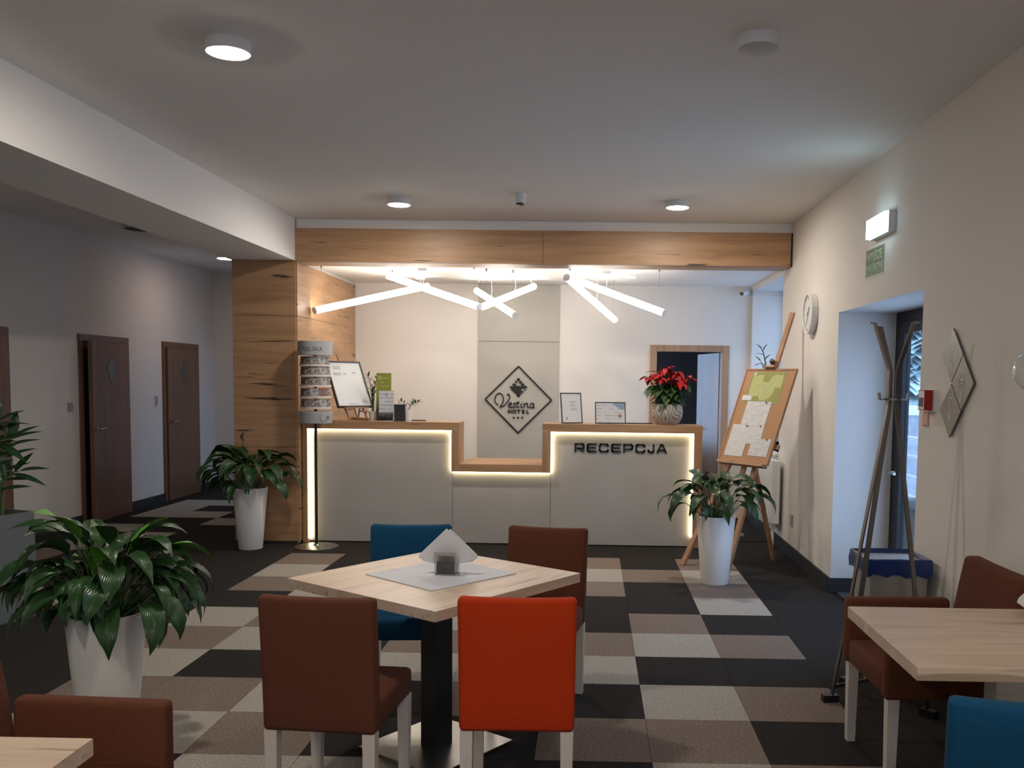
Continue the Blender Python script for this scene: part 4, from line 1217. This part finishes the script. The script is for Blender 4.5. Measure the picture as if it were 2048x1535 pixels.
b = MB(); b.bar(fa*.70+E_(-.05, .068, .46)*.30+Vector((0, 0, -.19)), fbb*.70+E_(.05, .068, .46)*.30+Vector((0, 0, -.19)), .03, .022); b.obj('crossbar', EASELW, t)
b = MB(); b.box(-.27, .27, -.035, .028, -.022, 0); b.obj('tray', EASELW, t, bevel=.002, seg=1).matrix_local = Matrix.Translation(-e0) @ RE @ Matrix.Translation((0, 0, -.436))
b = MB(); b.box(-.20, .32, .026, .050, -.04, 0); b.obj('brace', EASELW, t, bevel=.002, seg=1).matrix_local = Matrix.Translation(-e0) @ RE @ Matrix.Translation((0, 0, -.24))
b = MB(); b.box(-.07, .05, -.030, .05, 0, .016); b.box(-.025, .025, .0, .03, .016, .075); b.obj('clamp', EASELW, t, bevel=.002, seg=1).matrix_local = Matrix.Translation(-e0) @ RE @ Matrix.Translation((0, 0, .437))
b = MB(); b.lathe([(.012, 0), (.022, -.012), (.022, -.03), (.012, -.036)], 16, axis='Y'); b.obj('knob', BLACK, t, smooth=True).matrix_local = Matrix.Translation(-e0) @ RE @ Matrix.Translation((-.0, .0, .495))
# cork board
W_, H_ = .585, .868
t = thing('cork_board', 'cork notice board in a thin wooden frame leaning on the floor easel', 'board', EC, rot=(-PH, 0, -TH))
b = MB(); bo = .014
b.box(-W_/2, W_/2, -.006, .018, -H_/2, -H_/2+bo); b.box(-W_/2, W_/2, -.006, .018, H_/2-bo, H_/2); b.box(-W_/2, -W_/2+bo, -.006, .018, -H_/2+bo, H_/2-bo); b.box(W_/2-bo, W_/2, -.006, .018, -H_/2+bo, H_/2-bo)
b.obj('frame', EASELW, t, bevel=.002, seg=1)
b = MB(); b.box(-W_/2+bo, W_/2-bo, 0, .014, -H_/2+bo, H_/2-bo); b.obj('cork', CORK, t)
# sheets: positions on the board as fractions from its left top corner
def on_board(name, lbl, cat, u0, u1, v0, v1, m, y=-.0006, tilt=0):
    x0, x1 = -W_/2+u0*W_, -W_/2+u1*W_
    z0, z1 = H_/2-v1*H_, H_/2-v0*H_
    c = RE @ Vector(((x0+x1)/2, y, (z0+z1)/2))
    t = thing(name, lbl, cat, c, rot=(-PH, tilt, -TH), group='papers on the cork board')
    w, h = x1-x0, z1-z0
    b = MB(); b.box(-w/2, w/2, -.0007, 0, -h/2, h/2); s = b.obj('sheet', m, t)
    return t, w, h
def pin(t, x, z, m=WHITE):
    b = MB(); b.lathe([(.006, -.0007), (.005, -.008), (.007, -.010)], 10, (x, 0, z), 'Y'); b.obj('pin', m, t)
MAPG = mat('map_green', (.27, .27, .075), .5)
MAPL = mat('map_light_green', (.42, .45, .17), .5, var=.06, vscale=20)
t, w, h = on_board('trail_map', 'green trail map pinned at the top of the cork board', 'map', .16, .84, .035, .37, MAPG)
b = MB(); b.prism([(-.18, .10), (-.10, .12), (-.06, .115), (-.055, .06), (-.01, .045), (.03, .055), (.04, .10), (.08, .12), (.17, .115), (.175, .0), (.11, .0), (.105, -.05), (.07, -.10), (.03, -.125), (-.03, -.12), (-.05, -.085), (-.10, -.08), (-.165, -.12), (-.18, -.02)], -.0013, -.0007)
b.obj('land_print', MAPL, t)
b = MB(); pl = spline([(-.15, .05), (-.10, .02), (-.05, .03), (0, -.02), (.05, .0), (.09, .05)], 5); stroke(b, pl, .003, -.0016, -.0013); pl = spline([(-.03, .03), (.0, -.01), (.02, -.06)], 5); stroke(b, pl, .003, -.0016, -.0013)
b.obj('path_print', INK, t)
b = MB(); b.lathe([(.016, -.0016), (.008, -.0016)], 16, (-.165, 0, .125), 'Y', False, False); b.obj('compass_print', PAPER, t)
pin(t, w*.42, h*.44); pin(t, -w*.42, h*.40)
TXT = printed('sheet_text', (.60, .60, .60), (.40, .40, .41), 60, .5)
TXT2 = printed('sheet_text_fine', (.62, .62, .62), (.48, .48, .49), 85, .5)
for nm, lbl, q, m_, y in (('paper_note', 'small white note pinned at the left under the map', (.10, .29, .29, .345), PAPER, -.0032),
    ('printed_sheet', 'large printed sheet pinned beneath the green map', (.235, .72, .355, .615), TXT, -.0024),
    ('printed_sheet', 'printed sheet in the middle of the board, between the lower two', (.38, .72, .605, .80), TXT2, -.0012),
    ('printed_sheet', 'plain white sheet pinned at the lower left of the cork board', (.09, .46, .605, .94), TXT2, -.0020),
    ('printed_sheet', 'printed sheet pinned at the lower right of the cork board', (.56, .93, .74, .92), TXT, -.0018)):
    t, w, h = on_board(nm, lbl, 'paper', *q, m_, y)
    pin(t, w*.30, h*.46, BLACK if nm == 'printed_sheet' else WHITE)

# ------------------------------------------------------------------ potted peace lilies
def lily_leaf(name, pet, L, W, e0, e1, m, seed, n=7):
    """petiole rises at e0, the blade arches over to e1"""
    rnd = random.Random(seed)
    b = MB(); bm = b.bm; uvl = bm.loops.layers.uv.new('UVMap')
    P = Vector((0, 0, 0)); e = e0
    pts = [P.copy()]
    for i in range(4):
        P = P + Vector((math.cos(e), 0, math.sin(e)))*pet/4; e -= (e0-.35*e0-.2)/9; pts.append(P.copy())
    prev = None
    for i, q in enumerate(pts):
        r = .0042-.0005*i
        ring = [bm.verts.new(q+Vector((-r*math.sin(e0)*.6*math.cos(a), r*math.sin(a), r*math.cos(a)*.6))) for a in (0, 2.1, 4.2)]
        if prev:
            for k in range(3):
                fc = bm.faces.new((prev[k], prev[(k+1) % 3], ring[(k+1) % 3], ring[k]))
                for lp in fc.loops: lp[uvl].uv = (.5, .0)
        prev = ring
    es = e
    tw = rnd.uniform(-.5, .5); wav = rnd.uniform(0, 6)
    rowsv = []
    for i in range(n+1):
        f = i/n
        w = W*.5*(math.sin(PI*f**.72)**.85 if 0 < f < 1 else .02)
        if f > .8: w *= .75
        nz = Vector((-math.sin(e), 0, math.cos(e)))
        tws = tw*f
        sd = Vector((0, math.cos(tws), 0)) + nz*math.sin(tws)
        up_ = nz*.30 + nz*(.10*math.sin(wav+f*9))
        up2 = nz*.30 + nz*(.10*math.sin(wav+2+f*9))
        rowsv.append([P-sd*w+up_*w, P-sd*w*.5+up_*w*.30, P.copy(), P+sd*w*.5+up2*w*.30, P+sd*w+up2*w])
        if i < n:
            e = es+(e1-es)*((i+1)/n)**.9
            P = P + Vector((math.cos(e), 0, math.sin(e)))*L/n
    V = [[bm.verts.new(p) for p in r] for r in rowsv]
    for i in range(n):
        for k in range(4):
            fc = bm.faces.new((V[i][k], V[i+1][k], V[i+1][k+1], V[i][k+1]))
            for lp, (u, v) in zip(fc.loops, ((k/4, i/n), (k/4, (i+1)/n), ((k+1)/4, (i+1)/n), ((k+1)/4, i/n))): lp[uvl].uv = (u, v)
    me = bpy.data.meshes.new(name); bm.to_mesh(me); bm.free(); me.materials.append(m)
    for p in me.polygons: p.use_smooth = True
    return me
LILY = []
for k, (pet, L, W, e0, e1) in enumerate(((.33, .25, .088, 84, -15), (.30, .26, .090, 76, -55), (.26, .27, .090, 66, -80), (.24, .27, .088, 56, -88), (.23, .27, .090, 44, -90), (.19, .26, .088, 30, -88),
        (.36, .24, .09, 80, -35), (.29, .25, .10, 64, -75), (.30, .24, .09, 48, -90), (.15, .25, .095, 62, -80))):
    LILY.append(lily_leaf('leaf', pet, L, W, rad(e0), rad(e1), LEAF, 100+k))
LILYL = [lily_leaf('leaf', .34, .23, .095, rad(82), rad(15), LEAFL, 200), lily_leaf('leaf', .30, .24, .10, rad(60), rad(-50), LEAFL, 201)]
def lily(name, lbl, loc, rt_, rb, H, n, seed, sc=1.0, light=(), block=None, bias=1.0, ymax=None):
    rnd = random.Random(seed)
    t = thing(name, lbl, 'plant', loc, group='peace lilies in tall white pots')
    b = MB(); b.lathe([(rb*.96, 0), (rb, .006), (rt_, H-.004), (rt_-.002, H), (rt_-.010, H), (rt_-.012, H-.05)], 48, cap1=False); b.obj('pot', WPLASTIC, t, smooth=True)
    b = MB(); b.lathe([(rt_-.012, H-.045), (.003, H-.035)], 24); b.obj('soil', SOIL, t)
    for k in range(n):
        a = k*2.39996+rnd.uniform(-.2, .2)
        f = (k+.5)/n
        idx = [0, 6, 1, 1, 7, 2, 7, 3, 2, 8, 4, 3, 5, 4, 9][min(14, int(f*15*bias))]
        r = rt_*.55*math.sqrt(f)
        if block:                                             # leaves toward the wall stay upright
            dev = abs((math.degrees(a)-block[0]+180) % 360-180)
            if dev < block[1] and idx not in (0, 6): idx = (0, 6)[k % 2]
        for tries in range(5):
            s_k = sc*rnd.uniform(.74, 1.12)*(.8 if block and idx in (0, 6) else 1)
            loc_k = Vector((r*math.cos(a), r*math.sin(a), H-.04)); rot_k = Matrix.Rotation(a, 3, 'Z') @ Matrix.Rotation(rnd.uniform(-.2, .2), 3, 'Y') @ Matrix.Rotation(rnd.uniform(-.25, .25), 3, 'X')
            if ymax is None or max((rot_k @ v.co).y*s_k+loc_k.y+loc[1] for v in LILY[idx].vertices) < ymax:
                link('leaf', LILY[idx], t, loc_k, rot_k.to_euler(), s_k); break
            a += .7; idx = (0, 6, 1, 2, 6)[tries]
    for a, idx, s in light:
        o = link('leaf', LILYL[idx], t, (.02*math.cos(rad(a)), .02*math.sin(rad(a)), H-.04), (0, 0, rad(a)), s*sc); lab(o, 'bright green young leaf')
    return t
l1 = lily('peace_lily', 'large peace lily in a white pot at the front left', (-2.10, 3.92, 0), .162, .115, .578, 118, 11, 1.0, ((-112, 0, 1.14), (-70, 0, .8), (8, 1, 1.18), (-95, 0, .72), (40, 0, .95)))
l2 = lily('peace_lily', 'peace lily in a white pot against the oak pier', (-3.17, 8.50, 0), .157, .108, .575, 84, 12, 1.10, block=(85, 40), ymax=8.742)
l3 = lily('peace_lily', 'peace lily in a white pot before the floor easel', (1.01, 7.33, 0), .155, .110, .545, 64, 13, 1.04, block=(80, 40), bias=.8)
b = MB(); b.tube([(-.10, .12, .58), (-.12, .13, .85), (-.105, .12, 1.02)], .004, 6); b.obj('flower_stem', STEMG, l2)
b = MB(); b.tube([(-.105, .12, 1.0), (-.12, .12, 1.04), (-.10, .12, 1.08)], [.004, .016, .004], 7); b.obj('withered_flower', mat('withered_brown', (.06, .03, .02), .8), l2)

# grey planter box at the left edge
t = thing('grey_planter', 'square grey planter box with a thick leaved plant at the left edge', 'planter', (-3.99, 5.84, 0), rot=(0, 0, -rad(20)))
b = MB()
for q in ((-.25, .25, -.25, -.235, 0, .70), (-.25, .25, .235, .25, 0, .70), (-.25, -.235, -.235, .235, 0, .70), (.235, .25, -.235, .235, 0, .70), (-.235, .235, -.235, .235, 0, .02)): b.box(*q)
b.obj('box', GREYBOX, t)
b = MB(); b.box(-.234, .234, -.234, .234, .02, .672); b.obj('soil', mat('bark_mulch', (.09, .05, .032), .95, var=.5, vscale=50, bump=1, bscale=60), t)
rnd = random.Random(4)
lm = leaf_blade('leaf', .20, .072, ZZ, bend=.15, n=6)
for (bx, by, az, lean, H, n) in ((.05, -.06, 15, .13, .44, 9), (.08, .02, 70, .10, .62, 10), (.05, -.12, -40, .14, .54, 9), (.12, .06, 45, .15, .30, 8), (-.05, -.02, 150, .2, .66, 9), (.10, -.1, 5, .10, .58, 10), (.12, .12, 60, .08, .52, 10), (.10, -.02, 30, .12, .50, 9)):
    d = Vector((math.cos(rad(az)), math.sin(rad(az)), 0)); p0 = Vector((bx, by, .67))
    pts = [p0+d*(lean*(i/8)**1.6)+Vector((0, 0, H*math.sin(i/8*PI/2))) for i in range(9)]
    sb_ = MB(); sb_.tube(pts, [.012-.001*i for i in range(9)], 7); st = sb_.obj('stem', STEMG, t, smooth=True)
    for k in range(n):
        f = .30+.70*k/(n-1); i = min(7, int(f*8)); p = pts[i].lerp(pts[i+1], min(1, f*8-i)); td = (pts[i+1]-pts[i]).normalized()
        sd = td.cross(Vector((d.y, -d.x, .2))).normalized()*(1 if k % 2 else -1)
        v = (sd*.8+td*.7+Vector((0, 0, rnd.uniform(-.15, .15)))).normalized() if k < n-1 else td
        orient(link('leaf', lm, st, p, scale=rnd.uniform(.8, 1.1)), v, (d.x*.4, d.y*.4-.4, 1))

# ------------------------------------------------------------------ coat rack and bin
t = thing('coat_rack', 'steel coat rack with splayed arms and feet near the exit', 'rack', (1.50, 4.62, 0))
arms = ((rad(186), 0), (rad(115), 1), (rad(-54), 2))
for az, k in arms:
    d = Vector((math.cos(az), math.sin(az), 0)); s = Vector((-d.y, d.x, 0))
    b = MB()
    cur = [(.105, 1.905), (.028, 1.69), (.024, 1.67), (.024, 1.50), (.030, 1.455), (.262, .03)]
    if k == 1: cur = [(.105, 1.895), (.028, 1.69), (.024, 1.67), (.024, 1.50), (.030, 1.455), (.25, .03)]
    P = [d*r+Vector((0, 0, z)) for r, z in cur]
    for a, e in zip(P, P[1:]):
        dd = (e-a).normalized()*.002
        b.bar(a-dd, e+dd, .008, .030, upv=tuple(s))
    b.obj('upright', RACKS, t, bevel=.001, seg=1)
    b = MB(); b.bar(P[0], P[0]+d*.03+Vector((0, 0, .004)), .028, .005, upv=(0, 0, 1)); b.obj('hook', RACKS, t)
    b = MB(); b.box(-.045, .035, -.02, .02, 0, .036); b.obj('foot', BLACK, t, bevel=.003, seg=1, loc=d*(.275 if k != 1 else .265), rot=(0, 0, az))
    b = MB(); b.bar(Vector((0, 0, .12)), d*.26+Vector((0, 0, .075)), .006, .020, upv=(0, 0, 1)); b.obj('base_stay', RACKS, t)
for az in (rad(184), rad(-14)):
    d = Vector((math.cos(az), math.sin(az), 0))
    b = MB(); b.bar(d*.02+Vector((0, 0, 1.535)), d*.068+Vector((0, 0, 1.53)), .008, .006); b.bar(d*.066+Vector((0, 0, 1.53)), d*.070+Vector((0, 0, 1.565)), .026, .006, upv=tuple(d)); b.obj('hook', RACKS, t)
b = MB(); b.lathe([(.040, 1.528), (.040, 1.538)], 24); b.obj('ring', RACKS, t)
b = MB(); b.lathe([(.022, .105), (.022, .135)], 16); b.obj('hub', RACKS, t)

t = thing('waste_bin', 'square grey waste bin lined with a blue bag under the coat rack', 'bin', (1.655, 5.04, 0))
BAGB = mat('blue_bin_bag', (.010, .032, .15), .22, bump=.5, bscale=14)
b = MB(); b.bar((0, 0, 0), (0, 0, .655), .27, .27, upv=(0, 1, 0), w2=.31, d2=.31); b.obj('body', mat('brushed_bin_body', (.40, .39, .37), .4, metal=.6), t, bevel=.006)
b = MB()
pr = [(-.165, -.165), (.165, -.165), (.165, .165), (-.165, .165)]
rb_ = random.Random(2)
n_ = 10
per = []
for i in range(4):
    a, e = pr[i], pr[(i+1) % 4]
    for k in range(n_): per.append((a[0]+(e[0]-a[0])*k/n_, a[1]+(e[1]-a[1])*k/n_))
ringb = []
for z, s, j in ((.590, 1.035, .014), (.63, 1.06, .010), (.672, 1.04, .004), (.678, .99, .002), (.66, .93, .002), (.60, .86, .0)):
    ringb.append([b.bm.verts.new((x*s+rb_.uniform(-j, j)*.4, y*s+rb_.uniform(-j, j)*.4, z+rb_.uniform(-j, j))) for x, y in per])
for a, e in zip(ringb, ringb[1:]):
    for k in range(len(per)): b.bm.faces.new((a[k], a[(k+1) % len(per)], e[(k+1) % len(per)], e[k]))
b.bm.faces.new(ringb[-1])
b.obj('bag', BAGB, t, smooth=True)

# ------------------------------------------------------------------ tables
def table(name, lbl, loc, rz, w, d, base=True, h=.76):
    t = thing(name, lbl, 'table', loc, rz)
    b = MB(); b.box(-w/2, w/2, -d/2, d/2, h-.040, h); b.obj('tabletop', TABLE, t, bevel=.0015, seg=1)
    b = MB(); b.box(-.0475, .0475, -.0475, .0475, .018, h-.052); b.obj('column', base, t, bevel=.004)
    b = MB(); b.box(-.14, .14, -.14, .14, h-.052, h-.040); b.obj('bracket', BLACKM, t)
    b = MB(); b.box(-.235, .235, -.235, .235, .012, .020); b.obj('base_plate', STEEL, t, bevel=.002, seg=1)
    for i, j in ((-1, -1), (1, -1), (1, 1), (-1, 1)):
        b = MB(); b.lathe([(.018, 0), (.018, .012)], 14, (i*.20, j*.20, 0)); b.obj('foot', BLACK, t)
    return t
TC = Vector((-.655, 3.915, 0))
TR = rad(9.0+45)
tb = table('cafe_table', 'square pale oak table turned corner-on in the centre foreground', TC, TR, .883, .883, BLACKM)
table('cafe_table', 'pale oak table against the right wall', (1.424, 3.105, 0), 0, .868, .752, STEEL)
table('cafe_table', 'pale oak table corner at the bottom left edge', (-1.60, 1.70, 0), 0, .90, .754, STEEL)
ZTB = .7605
# placemat: corner-on like the table
b = MB(); b.box(-.235, .235, -.222, .222, 0, .0035)
o = b.obj('placemat', mat('pale_grey_placemat', (.60, .61, .66), .6, var=.03, vscale=40, bump=.1, bscale=300), bevel=.001, seg=1, loc=(-.640, 3.94, ZTB), rot=(0, 0, TR-rad(5)))
tag(o, 'pale grey square placemat in the middle of the centre table', 'placemat')
SUGAR = mat('dark_sachets', (.05, .048, .052), .5, var=.5, vscale=40)
def napkin_set(loc, rz, where):
    t = thing('napkin_holder', f'clear acrylic napkin holder on the {where}', 'holder', loc, rz)
    w, d, h, k = .045, .040, .098, .0032
    b = MB()
    b.box(-w, w, -d, -d+k, 0, h); b.box(-w, w, d-k, d, 0, h); b.box(-w, w, -d+k, d-k, 0, k)
    for sx in (-1, 1): b.box(sx*w-.002, sx*w+.002, -d+k, -d+k+.008, k, h); b.box(sx*w-.002, sx*w+.002, d-k-.008, d-k, k, h)
    b.obj('case', ACRYL, t, bevel=.0006, seg=1)
    b = MB(); b.tube([(w+.002, -.02, .04), (w+.006, -.02, .03), (w+.002, -.022, .012), (w+.012, -.026, .004), (w+.030, -.03, .0035), (w+.048, -.02, .006)], .0018, 6); b.obj('hook', CHROME, t)
    s = thing('sachet_stack', f'dark sachets in the napkin holder on the {where}', 'sachet', Vector(loc)+Vector((0, 0, k+.0005)), rz)
    for j in range(5):
        b = MB(); b.box(-w+k+.002, w-k-.002, -d+k+.001+j*.0056, -d+k+.005+j*.0056, 0, .040+.006*((j*7) % 3)); b.obj('sachet', SUGAR, s)
    np_ = thing('napkins', f'white napkins folded to a point in the holder on the {where}', 'napkin', Vector(loc)+Vector((0, .0, k+.0005)), rz)
    NAP = mat('napkin_paper_'+where.split()[0], (.74, .74, .74), .9)
    for j in range(4):
        y = -.001+j*.0085
        b = MB()
        cx = .008 if j >= 2 else -.004
        hh = .192-.002*j
        b.prism([(cx, hh), (cx-.117, .078), (cx-.122, .064), (cx-.100, .048), (cx-.036, .036), (cx-.034, .001), (cx+.034, .001), (cx+.036, .036), (cx+.100, .048), (cx+.122, .064), (cx+.117, .078)], y-.0025, y+.0025)
        b.obj('napkin', NAP, np_)
    return t
napkin_set((-.615, 3.945, ZTB+.0036), rad(-4), 'centre table')
napkin_set((1.672, 3.30, ZTB), rad(3), 'right table')

# ------------------------------------------------------------------ chairs
def slab(mb, w0, w1, t0, t1, z0, z1, y, lean, n=7, rr=.02, dip=.006):
    """upholstered back: slightly hollow top edge, leaning to -Y by lean at the top"""
    bm = mb.bm
    ringsf = []
    nz = 6
    for iz in range(nz+1):
        f = iz/nz
        z = z0+(z1-z0)*f; w = w0+(w1-w0)*f; tt = t0+(t1-t0)*f; yy = y-lean*f**1.6
        row = []
        for ix in range(n+1):
            u = ix/n*2-1
            zz = z - (dip*(1-u*u) if iz == nz else 0)
            bow = .010*(1-u*u)*math.sin(PI*f)
            row.append(((u*w/2, yy-bow, zz), (u*w/2, yy+tt+bow*.4, zz)))
        ringsf.append(row)
    B_ = [[bm.verts.new(p[0]) for p in r] for r in ringsf]
    F_ = [[bm.verts.new(p[1]) for p in r] for r in ringsf]
    for i in range(nz):
        for k in range(n):
            bm.faces.new((B_[i][k], B_[i][k+1], B_[i+1][k+1], B_[i+1][k])); bm.faces.new((F_[i][k+1], F_[i][k], F_[i+1][k], F_[i+1][k+1]))
        bm.faces.new((B_[i][0], B_[i+1][0], F_[i+1][0], F_[i][0])); bm.faces.new((B_[i+1][n], B_[i][n], F_[i][n], F_[i+1][n]))
    for k in range(n):
        bm.faces.new((B_[0][k+1], B_[0][k], F_[0][k], F_[0][k+1])); bm.faces.new((B_[nz][k], B_[nz][k+1], F_[nz][k+1], F_[nz][k]))
def sharp_bevel(mb, off, seg=3):
    bmesh.ops.recalc_face_normals(mb.bm, faces=mb.bm.faces)
    ed = [e for e in mb.bm.edges if len(e.link_faces) == 2 and e.calc_face_angle(0) > .8]
    bmesh.ops.bevel(mb.bm, geom=ed, offset=off, segments=seg, profile=.5, affect='EDGES', clamp_overlap=True)
CHM = {}
def chair(m, lbl, loc, rz):
    """origin at the middle of the back's rear face on the floor; the sitter faces +Y"""
    if 'seat' not in CHM:
        b = MB(); slab(b, .408, .416, .075, .060, .365, .852, 0, .030); sharp_bevel(b, .018); CHM['back'] = b.mesh('backrest', None, smooth=True)
        b = MB(); b.box(-.204, .204, .078, .47, .365, .470); sharp_bevel(b, .022); CHM['seat'] = b.mesh('seat', None, smooth=True)
        b = MB(); b.bar((0, 0, .366), (0, 0, 0), .046, .046, upv=(0, 1, 0), w2=.036, d2=.036); CHM['leg'] = b.mesh('leg', LEGW, bevel=.002, seg=1)
    t = thing('dining_chair', lbl, 'chair', loc, rz, 'upholstered dining chairs')
    for nm in ('back', 'seat'):
        me = CHM[nm].copy(); me.materials.clear(); me.materials.append(m); me.name = me.name.split('.')[0]
        link('backrest' if nm == 'back' else 'seat', me, t)
    for x, y in ((-.178, .030), (.178, .030), (-.178, .440), (.178, .440)): link('leg', CHM['leg'], t, (x, y, 0))
    return t
chair(ORANGE, 'orange upholstered chair with its back to the viewer at the centre table', (-.248, 3.165, 0), rad(1))
chair(BROWN, 'brown chair with its back to the viewer, left of the orange chair', (-.937, 3.125, 0), rad(-5))
chair(BLUE, 'dark blue chair on the far left side of the centre table', (-.925, 4.735, 0), rad(180+4))
chair(BROWN, 'brown chair on the far right side of the centre table', (-.212, 4.715, 0), rad(180-10))
chair(BLUE, 'blue chair in the bottom right corner before the right table', (1.085, 2.17, 0), rad(-11))
chair(BLUE, 'blue chair of which only the back top shows at the bottom right edge', (.965, 1.80, 0), rad(188))
def armchair(lbl, loc, rz):
    """origin under the middle of the back's rear face; the sitter faces +Y"""
    t = thing('armchair', lbl, 'armchair', loc, rz, 'brown upholstered armchairs')
    w = .565
    b = MB(); slab(b, w-.012, w-.03, .10, .075, .365, .848, 0, .045); sharp_bevel(b, .02); b.obj('backrest', BROWN, t, smooth=True)
    b = MB(); b.box(-w/2+.066, w/2-.066, .10, .560, .365, .475); sharp_bevel(b, .025); b.obj('seat', BROWN, t, smooth=True)
    for s in (-1, 1):
        b = MB(); x0, x1 = sorted((s*w/2, s*(w/2-.064))); b.box(x0, x1, .10, .565, .365, .655); sharp_bevel(b, .018); b.obj('armrest', BROWN, t, smooth=True)
        for y in (.04, .525): link('leg', CHM['leg'], t, (s*(w/2-.036), y, 0))
    return t
armchair('brown armchair facing left behind the right wall table', (1.725, 3.862, 0), rad(90+2))
armchair('brown armchair facing right at the bottom left edge', (-1.80, 2.40, 0), rad(-90-3))

# ------------------------------------------------------------------ labels for shared setting pieces
for o in list(bpy.data.objects):
    if o.get('kind') == 'structure' and 'label' not in o and o.parent is None:
        o['label'] = {'floor': 'charcoal, grey and brown carpet tile floor', 'ceiling': 'flat white lobby ceiling', 'ceiling_alcove': 'lowered white ceiling over the reception desk',
            'wall_left': 'left plaster wall with the corridor doors', 'wall_right': 'right plaster wall with exit opening and window', 'wall_back': 'lit white wall behind the reception desk',
            'wall_end': 'plaster wall closing the corridor', 'wall_partition': 'thick partition between corridor and reception', 'wall_front': 'window wall behind the viewer',
            'window_3': 'wide window behind the viewer', 'trim_bulkhead': 'plaster bulkhead beam along the left ceiling', 'trim_lintel': 'plaster strip above the oak beam',
            'wall_back_office': 'dark grey walls of the room behind the doorway', 'ground_snow': 'snowy ground outside'}.get(o.name, o.name.replace('_', ' ') + ' along the wall foot')
